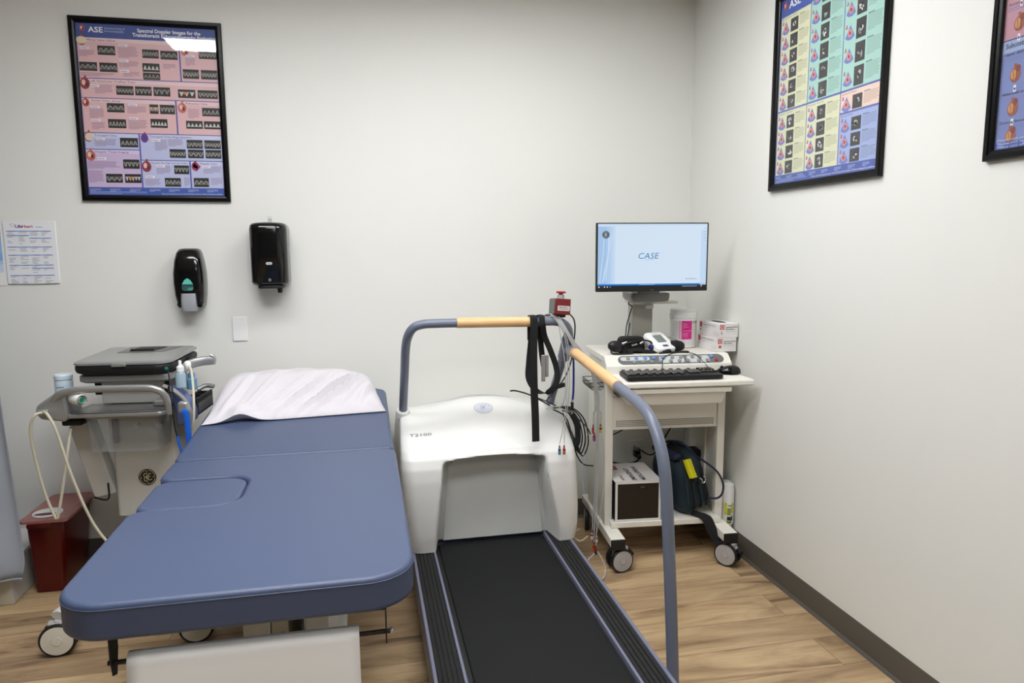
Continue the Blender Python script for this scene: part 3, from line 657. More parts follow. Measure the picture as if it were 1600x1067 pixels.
# ------------------------------------------------------------------ exam bed
def bed():
    t = thing('exam_bed', 'blue vinyl exam bed with a slightly raised head end, under the white pillow', 'exam bed')
    def arc(cx, cy, r, a0, a1, n=8): return [(cx+r*math.cos(math.radians(a0+(a1-a0)*i/n)), cy+r*math.sin(math.radians(a0+(a1-a0)*i/n))) for i in range(n+1)]
    L, R, F_, Hn = -.686, .100, 1.572, 2.655
    foot = arc(R-.03, Hn-.03, .03, 0, 90, 4)+arc(L+.03, Hn-.03, .03, 90, 180, 4)+arc(L+.05, 2.437+.05, .05, 180, 270, 6) \
        + arc(-.388-.075, 2.437-.075, .075, 90, 0, 8)+arc(-.388-.075, 2.158+.075, .075, 0, -90, 8)+arc(L+.05, 2.158-.05, .05, 90, 180, 6) \
        + arc(L+.115, F_+.115, .115, 180, 270, 12)+arc(R-.115, F_+.115, .115, 270, 360, 12)
    insert = rrect(L+.004, -.392, 2.162, 2.433, [.072, .05, .05, .072], 8)
    def pad(name, poly, z0, z1, X=None, rise=.004):
        b = MB(); b.X = X or Matrix.Identity(4); b.prism(poly, z0, z1)
        o = obj(name, b, m_vinyl, t, bevel=.012, seg=4, angle=60)
        p = MB(); p.X = b.X; pts = [(x, y, z1-.013) for x, y in poly]; p.tube(pts+[pts[0]], .0014, 6, closed=True); obj('piping', p, m_vinyl, o)
        return o
    pad('foot_cushion', foot, .664, .75); pad('side_cushion', insert, .664, .746)
    X = Matrix.Translation((0, Hn+.008, .75)) @ Matrix.Rotation(math.atan(.07), 4, 'X') @ Matrix.Translation((0, -Hn-.008, -.75))
    pad('head_cushion', rrect(L-.002, R-.006, Hn+.008, 3.55, [.07, .07, .02, .02], 6), .664, .751, X)
    obj('frame', MB().box(-.64, .055, 1.70, 2.64, .625, .663), m_usgrey, t, bevel=.004)
    b = MB(); b.X = X; b.box(-.64, .055, 2.68, 3.5, .628, .663); obj('head_frame', b, m_usgrey, t, bevel=.004)
    obj('column', MB().box(-.196, -.125, 2.0, 2.5, .12, .626).box(-.37, -.295, 2.02, 2.5, .12, .626), m_usgrey, t, bevel=.006)
    obj('column_cover', MB().box(-.294, -.246, 2.03, 2.5, .12, .62), m_board, t, bevel=.004)
    obj('knob', MB().cyl((-.262, 2.0, .385), (-.262, 2.032, .385), .010).cyl((-.262, 1.99, .375), (-.262, 2.0, .375), .014), m_chrome, t)
    obj('base', MB().box(-.46, -.10, 1.95, 3.1, .055, .12), m_usgrey, t, bevel=.01)
    for x, y in ((-.42, 2.0), (-.14, 2.0), (-.42, 3.05), (-.14, 3.05)): obj('foot', MB().cyl((x, y, 0), (x, y, .056), .028, .02), m_blackm, t)
    # bracket and rod for the paper roll, hung under the foot end
    z, y = .598, 1.605
    for x, s in ((-.566, 1), (.028, -1)):
        b = MB(); b.prism([(y-.022, .664), (y+.03, .664), (y+.03, z+.02), (y+.012, z-.035), (y-.012, z-.025), (y-.022, z+.02)], x-.0015, x+.0015, 'YZ')
        b.box(min(x, x+s*.022), max(x, x+s*.022), y-.022, y+.03, .6635, .6655); obj('roll_bracket', b, m_blackm, t, bevel=.001)
    obj('roll_rod', MB().cyl((-.578, y, z), (.038, y, z), .0055), m_blackm, t)
    obj('rod_nut', MB().cyl((.038, y, z), (.044, y, z), .009, seg=6), m_chrome, t)
    settle(t, (-.29, 2.5, 0))
    p = thing('exam_paper_roll', 'white paper roll with its sheet hanging down at the foot of the bed', 'paper roll')
    obj('roll', MB().lathe([(.0065, -.532), (.0225, -.532), (.0225, -.036), (.0065, -.036)], (0, y, z), 'X', 36, cap=False), m_paper, p)
    def sh(s, r):
        a = r*.5
        if r < .12: th = PI*(.5+.5*r/.12); yy, zz = y+.0235*math.cos(th), z+.0235*math.sin(th)
        else: q = (r-.12)/.88; yy, zz = y-.0235-.035*math.sin(q*1.6)-.004*math.sin(s*7+q*3)*q, z-q*.46
        return (-.534+s*(.499+.004*r), yy, zz)
    obj('hanging_sheet', MB().grid(sh, 16, 40), m_paper, p, solid=.0008)
    settle(p, (-.285, y, z))
bed()

# ------------------------------------------------------------------ pillow
def pillow():
    t = thing('pillow', 'white rumpled pillow in a cotton pillowcase at the head of the blue exam bed', 'pillow')
    bx0, bx1 = -.675, .082
    bedz = lambda y: .753+.07*(y-2.663)
    def surf(top):
        def fn(s, r):
            u = s*2-1
            # plan outline: front hem straight, back rounded
            yf = 3.055+.065*s; yb = 3.545-.05*abs(u)**4-.015*math.sin(s*9)
            # side edges belly out, front left tip sticks out
            inset = .022*(r**.8)+.006*math.sin(r*PI)
            x = bx0+inset+(bx1-bx0-inset-.062*r**1.2)*s
            y = yf+(yb-yf)*r
            base = bedz(y)+.003
            if not top: return (x, y+.055*math.exp(-((s-.20)/.085)**2)*max(0, 1-r)**10, base)
            e = max(0.0, 1-abs(u)**(7 if u > 0 else 11))**.6
            v = max(0.0, 1-abs(2*r-1.12)**2.6/(1.12**2.6)) if r < .56 else max(0.0, 1-abs((r-.56)/.44)**2.6)**.5
            v = (r/.56)**.75*(1-.06*math.cos(r*5)) if r < .56 else v
            h = .135*e*min(v, 1)
            h *= 1+.05*math.sin(s*5.5-.4)
            k = min(1, h/.03)
            # creases run from the hem up to the right
            for x0, sl, wd, am in ((.16, .75, .016, .017), (.22, 1.3, .014, .014), (.36, 1.15, .014, .022), (.48, 1.3, .013, .030), (.56, 1.2, .015, .024), (.70, .8, .018, .014), (.82, .5, .02, .010), (.06, .5, .02, .013)):
                d = (s-x0)-sl*r*.55; f = math.exp(-(d/wd)**2)-.7*math.exp(-((d-wd*1.7)/wd)**2)
                env = math.exp(-((r-.30)/.27)**2); h += am*f*env*k
            h += .003*math.sin(31*s+9*r+3*math.sin(7*r))*k
            # lifted mouth of the pillowcase near the left end of the hem
            g = math.exp(-((s-.20)/.08)**2)*math.exp(-(r/.12)**2)*.034
            return (x, y, base+max(h, 0)+g+.0016)
        return fn
    b = MB(); b.grid(surf(True), 110, 60)
    n = 110; m_ = 60; bot = MB(); bot.grid(surf(False), n, m_)
    o = obj('pillow_body', b, m_linen, t, angle=180)
    k = len(b.v); vs = b.v+bot.v; fs = list(b.f)+[tuple(i+k for i in f[::-1]) for f in bot.f]
    W = n+1
    def brd():
        return [i for i in range(W)]+[j*W+n for j in range(1, m_+1)]+[m_*W+i for i in range(n-1, -1, -1)]+[j*W for j in range(m_-1, 0, -1)]
    bd = brd()
    for i, a in enumerate(bd):
        c = bd[(i+1) % len(bd)]
        fs.append((c, a, a+k, c+k))
    me = bpy.data.meshes.new('pillow_body'); me.from_pydata(vs, [], fs); me.materials.append(m_linen); me.shade_smooth(); me.set_sharp_from_angle(angle=math.radians(60)); o.data = me
    settle(t, (-.3, 3.3, .79))
pillow()

# ------------------------------------------------------------------ treadmill
CX = .535
def treadmill():
    t = thing('treadmill', 'white-hooded stress-test treadmill with black belt and grey tube handrails', 'treadmill')
    # hood: stacked rounded slices, the front pushed in under the arch
    def sm(a, b, x): x = max(0, min(1, (x-a)/(b-a))); return x*x*(3-2*x)
    slices = [(.176, 2.965, .366), (.25, 2.955, .378), (.34, 2.948, .388), (.43, 2.944, .395), (.50, 2.944, .397), (.555, 2.950, .397), (.595, 2.966, .395), (.622, 2.992, .392), (.645, 3.03, .390), (.668, 3.08, .387), (.69, 3.135, .384), (.708, 3.185, .381), (.722, 3.23, .377), (.732, 3.27, .372), (.738, 3.295, .366), (.741, 3.318, .352), (.742, 3.335, .33)]
    # resample finely
    prof = []
    for i in range(len(slices)-1):
        a, b = slices[i], slices[i+1]; n = 6 if a[0] < .6 else 3
        for k in range(n): f = k/n; prof.append(tuple(a[q]+(b[q]-a[q])*f for q in range(3)))
    prof.append(slices[-1])
    nf = 96
    def ring(z, yf, hw):
        yb = 3.60-max(0, z-.66)*2.7; rad = min(.055, (yb-yf)*.3)
        pts = []
        # front edge dense, left to right
        q = 8
        for i in range(q): a = PI+PI/2*i/q; pts.append((CX-hw+rad+rad*math.cos(a), yf+rad+rad*math.sin(a)))
        for i in range(nf+1): pts.append((CX-hw+rad+(2*hw-2*rad)*i/nf, yf))
        for i in range(1, q+1): a = -PI/2+PI/2*i/q; pts.append((CX+hw-rad+rad*math.cos(a), yf+rad+rad*math.sin(a)))
        pts += [(CX+hw, yf+(yb-yf)*k) for k in (.4, .7)]
        pts += [(CX+hw-rad*.5+rad*.5*math.cos(a), yb-rad*.5+rad*.5*math.sin(a)) for a in (0, PI/4, PI/2)]
        pts += [(CX+hw*k, yb) for k in (.75, .5, .3, .1, -.1, -.3, -.5, -.75)]
        pts += [(CX-hw+rad*.5+rad*.5*math.cos(a), yb-rad*.5+rad*.5*math.sin(a)) for a in (PI/2, 3*PI/4, PI)]
        pts += [(CX-hw, yf+(yb-yf)*k) for k in (.7, .4)]
        out = []
        for x, y in pts:
            d = abs(x-CX-.014); zz = z
            ztop = .590-.38*max(0, d-.02)**2-.0*d
            wide = .272-.035*sm(.17, .6, z)*1.0
            rr = sm(0, .03, wide-d)*sm(-.012, .03, ztop-z) if y < yf+.01 else 0
            y += rr*.135
            if x > CX: x += (x-CX)/hw*(.030-.034*sm(.17, .55, z))
            else: x += (x-CX)/hw*.004
            hump = .046*math.exp(-(abs(x-CX-.005)/.185)**3)*sm(.60, .742, z)
            out.append((x, y, zz+hump))
        return out
    rings = [ring(*p) for p in prof]
    hood = obj('hood', MB().loft(rings), m_hood, t, angle=60)
    # grey panel closing the arch
    pts = []
    for i in range(25):
        f = i/24; x = CX+.02-.205+.41*f; pts.append((x, .570-.38*max(0, abs(x-CX-.02)-.02)**2-.028*max(0, abs(2*f-1)-.86)/.14))
    pl = [(CX+.02-.232, .183)]+pts+[(CX+.02+.232, .183)]
    obj('recess_panel', MB().prism(pl, 3.071, 3.085, 'XZ'), m_recess, t)
    # model mark and round emblem on the sloping top
    nrm = Vector((0, -(.732-.645), (3.27-3.03))).normalized(); v = Vector((0, 3.27-3.03, .732-.645)).normalized()
    F = Flat((0, 3.08, .6745), (1, 0, 0), v, .0005)
    F.text('T2100', .183, .006, .021, (70, 72, 74), k=1, width=.098); drape(F, hood, (0, .3, -1)); F.build('model_mark', m_label, hood)
    v2 = Vector((0, .06, .0255)).normalized()
    F = Flat((CX+.003, 3.205, .778), (1, 0, 0), v2, .0006)
    for rr in (.041,): F.ell(0, 0, .044, .044, (150, 156, 190), 1, n=32); F.ell(0, 0, .041, .041, (222, 223, 226), 2, n=32)
    ge_mark(F, 0, 0, .037, (158, 164, 196), None, 3); drape(F, hood, (0, .3, -1)); F.build('emblem', m_label, hood)
    # deck
    y0, y1 = 1.30, 3.32
    obj('deck_frame', MB().box(.175, .905, y0, 3.58, .035, .150), m_tube, t, bevel=.01)
    obj('end_cap', MB().box(.175, .905, y0-.07, y0-.001, .03, .155), m_blackm, t, bevel=.02)
    obj('belt', MB().box(.30, .785, y0, 3.075, .151, .164), m_belt, t, bevel=.004)
    obj('belt_channel', MB().box(.272, .805, y0+.01, 3.08, .1505, .156), m_blackm, t)
    for a, b, nm in ((.175, .188, 1), (.268, .279, 1), (.797, .808, 1), (.893, .906, 1)):
        obj('edge_trim', MB().box(a, b, y0, 3.10, .150, .1765), m_lilac, t, bevel=.003)
    for a, b in ((.189, .267), (.809, .892)):
        r = MB(); r.box(a, b, y0, 3.10, .150, .168); n = 5; w_ = (b-a)/n
        for i in range(n): r.box(a+w_*i+.0015, a+w_*(i+1)-.0035, y0, 3.10, .168, .1735)
        obj('side_tread', r, m_rib, t)
    for x in (.25, .83):
        for y in (1.5, 3.2): obj('foot', MB().cyl((x, y, 0), (x, y, .036), .03, .024), m_blackm, t)
    # handrail
    lx, rx = .171, .897
    front = [(lx-.004, 3.305, .700), (lx-.003, 3.27, .775), (lx, 3.15, .945), (lx+.003, 3.06, 1.075), (lx+.012, 3.01, 1.135), (lx+.035, 2.99, 1.172), (lx+.075, 2.982, 1.186), (lx+.13, 2.98, 1.188), (.40, 2.98, 1.188)]
    mid = [(.40, 2.98, 1.188), (.60, 2.98, 1.186), (.80, 2.98, 1.183)]
    right = [(.722, 2.98, 1.1845), (.775, 2.98, 1.184), (rx-.075, 2.982, 1.183), (rx-.035, 2.988, 1.172), (rx-.008, 3.0, 1.145), (rx+.002, 3.02, 1.10), (rx, 3.06, 1.05), (rx-.004, 3.15, .935), (rx-.012, 3.27, .775), (rx-.014, 3.305, .70)]
    for q in (front, right): obj('front_handrail', MB().tube(q, .0195, 20, 6), m_tube, t, angle=60)
    obj('wooden_grip', MB().tube([(.388, 2.98, 1.188), (.388+.001, 2.98, 1.188), (.729, 2.98, 1.1845), (.730, 2.98, 1.1845)], [.0205, .0225, .0225, .0205], 24), m_beech, t, angle=60)
    obj('post_collar', MB().cyl((lx-.004, 3.295, .725), (lx-.004, 3.28, .753), .036, .030), m_hood, t, bevel=.003)
    obj('post_collar', MB().cyl((rx-.013, 3.295, .725), (rx-.013, 3.28, .753), .036, .030), m_hood, t, bevel=.003)
    # joint casting and the long side rail down to the floor
    sr = [(.912, 3.06, 1.052), (.911, 3.0, 1.045), (.911, 2.42, .994), (.911, 2.22, .975), (.912, 2.13, .950), (.914, 2.07, .905), (.917, 2.025, .83), (.920, 2.0, .72), (.924, 1.975, .50), (.927, 1.955, .30), (.930, 1.93, .02)]
    obj('joint_casting', MB().tube([(rx+.002, 3.10, 1.0), (rx+.004, 3.03, 1.10)], .029, 20).tube([(.905, 3.07, 1.05), (.911, 2.975, 1.043)], [.027, .025], 20), m_tube, t, bevel=.005)
    obj('side_handrail', MB().tube(sr, .0195, 20, 5).cyl((.9305, 1.93, 0), (.9305, 1.93, .012), .035), m_tube, t, angle=60)
    obj('wooden_grip', MB().tube([(.911, 2.972, 1.0425), (.911, 2.971, 1.0424), (.911, 2.425, .9945), (.911, 2.424, .9944)], [.021, .0228, .0228, .021], 24), m_beech, t, angle=60)
    obj('post_bracket', MB().box(.906, .925, 1.90, 1.96, .06, .13), m_tube, t, bevel=.003)
    # emergency stop box on the rail's corner
    X = Matrix.Translation((.848, 2.982, 1.247)) @ rot(math.radians(-4), math.radians(5), math.radians(9))
    b = MB(); b.X = X; b.box(-.037, .037, -.03, .034, -.035, .035); es = obj('stop_box', b, m_stopred, t, bevel=.003)
    b = MB(); b.X = X; b.box(-.040, -.0372, -.027, .031, -.032, .032); obj('box_side', b, m_silverd, es, bevel=.001)
    b = MB(); b.X = X; b.cyl((0, 0, .0345), (0, 0, .052), .017, .0155); obj('button_collar', b, m_grey, es)
    b = MB(); b.X = X; b.lathe([(.009, .052), (.010, .058), (.021, .060), (.0225, .064), (.019, .068), (.001, .069)], (0, 0, 0)); obj('stop_button', b, m_knobred, es)
    x3 = X.to_3x3(); F = Flat(X @ Vector((0, -.0302, -.006)), x3 @ Vector((1, 0, 0)), x3 @ Vector((0, 0, 1)), .0004)
    F.poly(rrect(-.026, .032, -.012, .010, .003, 3), (225, 222, 216), 1); F.text('EMERGENCY', .003, .0008, .0058, (60, 40, 40), 'c', k=2, width=.048, bold=.0003); F.text('STOP BUTTON', .003, -.008, .0058, (60, 40, 40), 'c', k=2, width=.048, bold=.0003)
    F.build('sticker', m_label, es)
    obj('stop_mount', MB().cyl((.848, 2.982, 1.20), (.848, 2.982, 1.214), .022).box(.828, .868, 2.962, 3.002, 1.203, 1.213), m_blackm, t, bevel=.002)
    obj('stop_cord', MB().tube([(.885, 2.99, 1.22), (.915, 3.0, 1.19), (.928, 3.02, 1.14), (.925, 3.04, 1.05), (.92, 3.06, .98), (.90, 3.10, .90), (.86, 3.16, .82), (.84, 3.2, .778)], .0032, 8, 6), m_bcord, t)
    settle(t, (CX, 2.5, 0))
treadmill()

# things hung over the treadmill rail
def ribbon(mb, pts, w_, th, sm_=6, side=(1, 0, 0)):
    return mb.tube(pts, 1, 4, sm_, flat=(w_/2, th/2, side))
def straps():
    t = thing('safety_strap', 'black webbing strap looped over the wooden front grip, its free end hanging to the hood', 'strap')
    y = 2.98
    a = MB()
    for pts, w_ in (([(.722, y+.029, 1.10), (.722, y+.0285, 1.17), (.722, y+.022, 1.206), (.722, y, 1.2125), (.722, y-.022, 1.206), (.722, y-.0285, 1.17), (.719, y-.031, 1.05), (.720, y-.034, .90), (.725, y-.036, .76), (.727, y-.036, .655)], .034),
                    ([(.722, y+.029, 1.10), (.712, y+.03, 1.0), (.708, y+.02, .93), (.735, y+.0, .88), (.775, y-.02, .868), (.812, y-.02, .89), (.832, y-.01, .93), (.828, y+.0, .985), (.805, y+.0, 1.05), (.775, y-.004, 1.12), (.762, y-.027, 1.165), (.758, y-.0285, 1.185), (.758, y-.020, 1.208), (.758, y, 1.2125), (.758, y+.022, 1.206), (.762, y+.03, 1.15), (.770, y+.03, 1.05), (.780, y+.03, .98)], .026)):
        ribbon(a, [(p[0], p[1], p[2]) for p in pts], w_, .0035)
    obj('webbing', a, m_web, t, angle=30)
    obj('webbing_tail', ribbon(MB(), [(.80, y-.025, .875), (.822, y-.028, .893), (.845, y-.03, .900), (.862, y-.03, .905)], .02, .003, 4, (0, 0, 1)), m_web, t)
    obj('buckle', MB().cbox((.772, y+.006, .975), (.018, .010, .12)).cbox((.789, y+.008, .985), (.014, .010, .10)), m_silver, t, bevel=.003)
    settle(t, (.74, y, 1.21))
straps()
def leads():
    t = thing('lead_cable', 'bundle of thin grey patient lead wires draped over the rail corner with coloured clips', 'cable')
    def wire(pts, r=.0019): return obj('lead_wire', MB().tube(pts, r, 6, 7), m_wire, t)
    def clip(w_, p, rgb, s=1.0):
        m = M('clip_%d_%d_%d' % rgb, rgb, .4); x, y, z = p
        c = MB().lathe([(.002, .012), (.0045, .008), (.0065, -.004), (.0065, -.018), (.003, -.024)], p, 'Z', 12); obj('clip', c, m, w_)
        obj('clip_cap', MB().lathe([(.002, .020), (.0035, .016), (.0045, .006), (.0068, .001), (.0066, -.006)], p, 'Z', 12), m_clipbrown, w_)
    global m_clipbrown
    m_clipbrown = M('brown_clip', (110, 44, 30), .4)
    y = 2.945
    # two short ones in front of the hood
    for i, (x, col) in enumerate(((.832, (40, 150, 215)), (.853, (215, 100, 40)))):
        w_ = wire([(.80, 2.975, 1.212), (.835, y+.005, 1.17), (.862+.008*i, y, 1.10), (.872+.008*i, y, 1.0), (.868+.009*i, y, .85), (.850+.008*i, y-.01, .72), (x, y-.015, .64)]); clip(w_, (x, y-.015, .615), col)
    # bundle running down to the right
    ends = [((1.005, 2.98, .70), (178, 32, 38)), ((1.008, 2.975, .665), (112, 60, 140)), ((1.040, 2.98, .70), (225, 200, 50)),
            ((1.000, 2.97, .20), (205, 205, 205)), ((1.012, 2.975, .165), (40, 140, 90)), ((1.008, 2.965, .145), (190, 50, 40)), ((1.020, 2.965, .185), (215, 215, 215)), ((1.016, 2.96, .130), (26, 26, 28))]
    for i, (e, col) in enumerate(ends):
        o = .0042*i-.014
        w_ = wire([(.785+o, 3.0, 1.205), (.815+o, 2.97, 1.213+.1*abs(o)), (.855, 2.948+o*.3, 1.16+o), (.900, 2.95, 1.085+o), (.945, 2.955, 1.03+o), (.985+o*.4, 2.96, .97), (1.010+o*.6, 2.965, .88), (1.018+o*.7, 2.968, .78), (1.014+o*.5 if e[2] < .5 else e[0], e[1], .45 if e[2] < .5 else .76), e])
        clip(w_, (e[0], e[1], e[2]-.012), col)
    # slack loops behind the rail
    wire([(.83, 2.955, 1.19), (.84, 2.945, 1.12), (.858, 2.94, 1.0), (.862, 2.95, .85), (.845, 2.99, .79), (.80, 3.05, .775)], .0022)
    wire([(1.040, 2.98, .69), (1.055, 2.97, .58), (1.052, 2.965, .42), (1.03, 2.965, .25), (1.02, 2.96, .20)], .0016)
    wire([(.985, 3.0, .66), (.97, 3.02, .52), (.972, 3.02, .40), (1.0, 2.99, .30), (1.012, 2.97, .19)], .0016)
    obj('floor_loop', MB().tube([(1.016, 2.96, .115), (1.035, 2.95, .09), (1.05, 2.93, .045), (1.035, 2.90, .008), (.99, 2.885, .006), (.955, 2.90, .012), (.95, 2.93, .04), (.975, 2.955, .07), (1.01, 2.96, .10)], .003, 8, 6), m_wire, t)
    obj('white_loop', MB().tube([(.99, 3.0, .17), (.96, 3.01, .145), (.935, 3.02, .155), (.93, 3.02, .185), (.95, 3.01, .205)], .003, 8, 6), m_cord, t)
    settle(t, (.80, 2.98, 1.21))
leads()
def coil():
    t = thing('cable_coil', 'black cable coiled in loops on the right shoulder of the treadmill hood', 'cable')
    b = MB()
    for k in range(5):
        a = [(.865, 3.16, .742+.002*k), (.90+.01*k, 3.13, .758), (.935+.016*k, 3.10, .72-.004*k), (.955+.015*k, 3.08, .65-.012*k), (.945+.010*k, 3.07, .575-.010*k), (.935+.004*k, 3.06, .60), (.930, 3.09, .66), (.915, 3.13, .715), (.865, 3.165, .744)]
        b.tube(a, .0034, 8, 7)
    b.tube([(.90, 3.13, .745), (.955, 3.11, .72), (1.0, 3.06, .675), (1.012, 3.04, .645)], .0034, 8, 6)
    b.tube([(.90, 3.12, .735), (.935, 3.08, .62), (.955, 3.06, .54), (.985, 3.05, .50), (1.03, 3.05, .49)], .0034, 8, 6)
    obj('cord', b, m_bcord, t)
    b = MB().tube([(.935, 3.085, .735), (.955, 3.07, .69), (.957, 3.06, .62), (.945, 3.055, .59)], .014, 10, 5); obj('wrapped_bundle', b, m_web, t)
    obj('cord_tail', MB().tube([(.70, 3.36, .802), (.72, 3.34, .806), (.76, 3.30, .80), (.80, 3.27, .785), (.86, 3.2, .755)], .004, 8, 6).tube([(.76, 3.30, .80), (.84, 3.22, .775), (.88, 3.17, .76)], .003, 8, 5), m_bcord, t)
    settle(t, (.90, 3.13, .75))
coil()
def lanyard():
    t = thing('lanyard', 'dark blue cord lanyard with a black clip hanging behind the side grip', 'lanyard')
    m = M('navy_cord', (28, 44, 130), .7)
    b = MB(); ribbon(b, [(.905, 3.046, 1.11), (.925, 3.075, 1.09), (.938, 3.08, 1.02), (.941, 3.08, .93), (.940, 3.08, .84), (.936, 3.08, .80)], .010, .003)
    b.tube([(.905, 3.045, 1.11), (.880, 3.03, 1.12), (.872, 2.99, 1.10), (.880, 2.985, 1.085)], .0035, 8, 6)
    obj('strap', b, m, t)
    obj('clip', MB().cbox((.935, 3.08, .775), (.014, .008, .04)), m_blackm, t, bevel=.003)
    obj('ring', MB().tube([(.935, 3.08, .79), (.934, 3.08, .80), (.937, 3.08, .805)], .004, 8), m_chrome, t)
    obj('thin_cord', MB().tube([(.934, 3.08, .756), (.93, 3.08, .73), (.92, 3.08, .71)], .0012, 6, 4), m_wire, t)
    settle(t, (.92, 3.07, 1.1))
lanyard()

# ------------------------------------------------------------------ workstation cart in the corner
CO, CR = Vector((1.407, 3.131, 0)), math.radians(-5)
def cw(x, y, z=0): return Vector((CO.x+x*math.cos(CR)-y*math.sin(CR), CO.y+x*math.sin(CR)+y*math.cos(CR), z))
def at_cart(name, label, cat, x, y, z, rz=0, group=None):
    return thing(name, label, cat, cw(x, y, z), CR+math.radians(rz), group)
def workstation():
    t = thing('workstation_cart', 'cream rolling workstation cart with control panel and open lower shelf, in the room corner', 'cart', CO, CR)
    # top shell: profile in (y, z) swept across the width, flaring at the keyboard shelf
    def ring(x, flare): return [(x+(flare if y < -.11 else 0), y, z) for y, z in ((.335, .972), (.335, .995), (.328, 1.0), (-.048, 1.0), (-.098, .958), (-.104, .916), (-.236, .906), (-.246, .901), (-.246, .880), (-.236, .876), (-.09, .876), (-.06, .94), (.0, .968))]
    b = MB(); b.loft([ring(-.306, .018), ring(.304, .042)])
    obj('top_shell', b, m_cream, t, bevel=.004, angle=30)
    obj('console_body', MB().box(-.285, .285, -.05, .325, .878, .975), m_cream, t, bevel=.004)
    # control strip on the sloping face
    p0, p1 = Vector((0, -.0485, 1.0)), Vector((0, -.098, .958)); v = (p0-p1).normalized(); n = Vector((1, 0, 0)).cross(v)
    mid = (p0+p1)/2+n*.0006
    F = Flat(mid, (1, 0, 0), v, .0004); hgt = .027
    F.poly(rrect(-.245, .27, -hgt, hgt, hgt*.99, 10), (104, 106, 104), 1)
    for a, b_ in ((-.232, -.09), (-.045, .075), (.09, .20)):
        F.poly(rrect(a, b_, -.003 if a < -.2 else -.021, .020, .011, 5), (196, 199, 198), 2)
    cp = F.build('control_panel', m_label, t)
    cols = {'b': M('blue_button', (100, 140, 205), .35), 'g': M('grey_button', (132, 135, 134), .35), 'r': M('red_button', (170, 44, 66), .35)}
    bts = [(-.195, .010, 'g')]+[(-.155+.042*i, .010, 'b') for i in range(4)]+[(-.17+.042*i, -.013, 'g') for i in range(4)] \
        + [(-.022+.042*i, .010, 'g') for i in range(3)]+[(.008+.042*i, -.011, 'g') for i in range(3)]+[(.118, .010, 'g'), (.155, .010, 'g'), (.145, -.012, 'g'), (.187, -.012, 'g'), (.212, .012, 'b'), (.232, -.010, 'r')]
    for x, y, c in bts:
        q = mid+Vector((x, 0, 0))+v*y
        b = MB().tube([q+n*.0008, q+n*.0045, q+n*.006], [.0095, .009, .005], 14); obj('button', b, cols[c], cp)
    # frame
    for s, nm in ((-1, 0), (1, 1)):
        xo = s*.297
        obj('front_post', MB().box(min(xo, xo-s*.038), max(xo, xo-s*.038), -.055, -.020, .165, .88), m_cream, t, bevel=.003)
        obj('side_panel', MB().box(min(xo-s*.004, xo-s*.024), max(xo-s*.004, xo-s*.024), -.019, .31, .165, .878), m_cream, t, bevel=.002)
        # foot rail with a black end cap
        xf = s*.272
        obj('foot_rail', MB().prism([(-.215, .125), (-.215, .168), (.40, .168), (.40, .125)], xf-.034, xf+.034, 'YZ'), m_cream, t, bevel=.004)
        obj('end_cap', MB().box(xf-.035, xf+.035, -.222, -.2155, .115, .166).box(xf-.033, xf+.033, -.214, -.15, .112, .1249), m_blackm, t, bevel=.003)
    obj('front_panel', MB().box(-.259, .259, -.048, -.038, .640, .80), m_cream, t, bevel=.002)
    F = Flat((0, -.0483, 0), (1, 0, 0), (0, 0, 1), .0003)
    for r in range(4):
        for c in range(56): F.rect(-.243+c*.0087, .655+r*.0085, -.243+c*.0087+.005, .655+r*.0085+.005, (30, 28, 24), 1)
    F.build('vent_holes', m_label, t)
    obj('drawer', MB().loft([[(-.225, -.20, .79), (.215, -.20, .79), (.215, .2, .79), (-.225, .2, .79)], [(-.235, -.222, .848), (.225, -.222, .848), (.225, .2, .848), (-.235, .2, .848)]]), m_cream, t, bevel=.004)
    obj('slide_tray', MB().box(-.242, .245, -.235, .2, .8495, .872), m_cream, t, bevel=.003)
    obj('upper_shelf', MB().box(-.27, .27, -.036, .305, .64, .652), m_cream, t)
    obj('lower_shelf', MB().box(-.2725, .2725, -.095, .31, .169, .197), m_cream, t, bevel=.003)
    obj('shelf_side', MB().box(.262, .272, .10, .31, .198, .63), m_cream, t)
    # monitor column and its small side shelf
    obj('column', MB().box(-.106, -.001, .17, .25, 1.0, 1.245), M('column_grey', (166, 164, 154), .45), t, bevel=.006)
    obj('column_head', MB().loft([[(x, y, z) for x, y in rrect(-.155+.012*k, .04-.006*k, .03, .20, .02, 4)] for k, z in ((0, 1.285), (0, 1.262), (1, 1.246))]), m_silverd, t, bevel=.003)
    obj('side_shelf', MB().prism(rrect(-.125, .115, .12, .25, .012, 4), 1.226, 1.240), m_cream, t, bevel=.002)
    obj('shelf_clip', MB().box(-.06, -.02, .10, .119, 1.205, 1.226), m_usgrey, t, bevel=.003)
    obj('column_cord', MB().tube([(-.128, .16, 1.235), (-.135, .14, 1.225), (-.12, .135, 1.215), (-.118, .16, 1.19), (-.128, .19, 1.12), (-.14, .17, 1.06), (-.15, .15, 1.02), (-.15, .16, 1.003)], .0028, 8, 5).tube([(-.118, .17, 1.13), (-.130, .17, 1.06), (-.145, .165, 1.01)], .0028, 8, 4), m_bcord, t)
    # wire basket on the left side
    b = MB(); X0 = -.309
    for k in range(9):
        y = -.06+k*.021
        b.tube([(X0, y, .90), (X0-.002, y, .85), (X0-.01, y, .84), (X0-.055, y, .84), (X0-.062, y, .85), (X0-.062, y, .875)], .0014, 6)
    for z in (.90, .875, .85): b.tube([(X0-.001, -.06, z), (X0-.001, .108, z)], .0014, 6)
    for z in (.875, .855): b.tube([(X0, -.06, z), (X0-.062, -.06, z), (X0-.062, .108, z), (X0, .108, z)], .0018, 6)
    obj('wire_basket', b, m_bcord, t)
    castor(t, (-.255, -.180, .125), .057, math.radians(12)); castor(t, (.275, -.188, .125), .057, math.radians(-48))
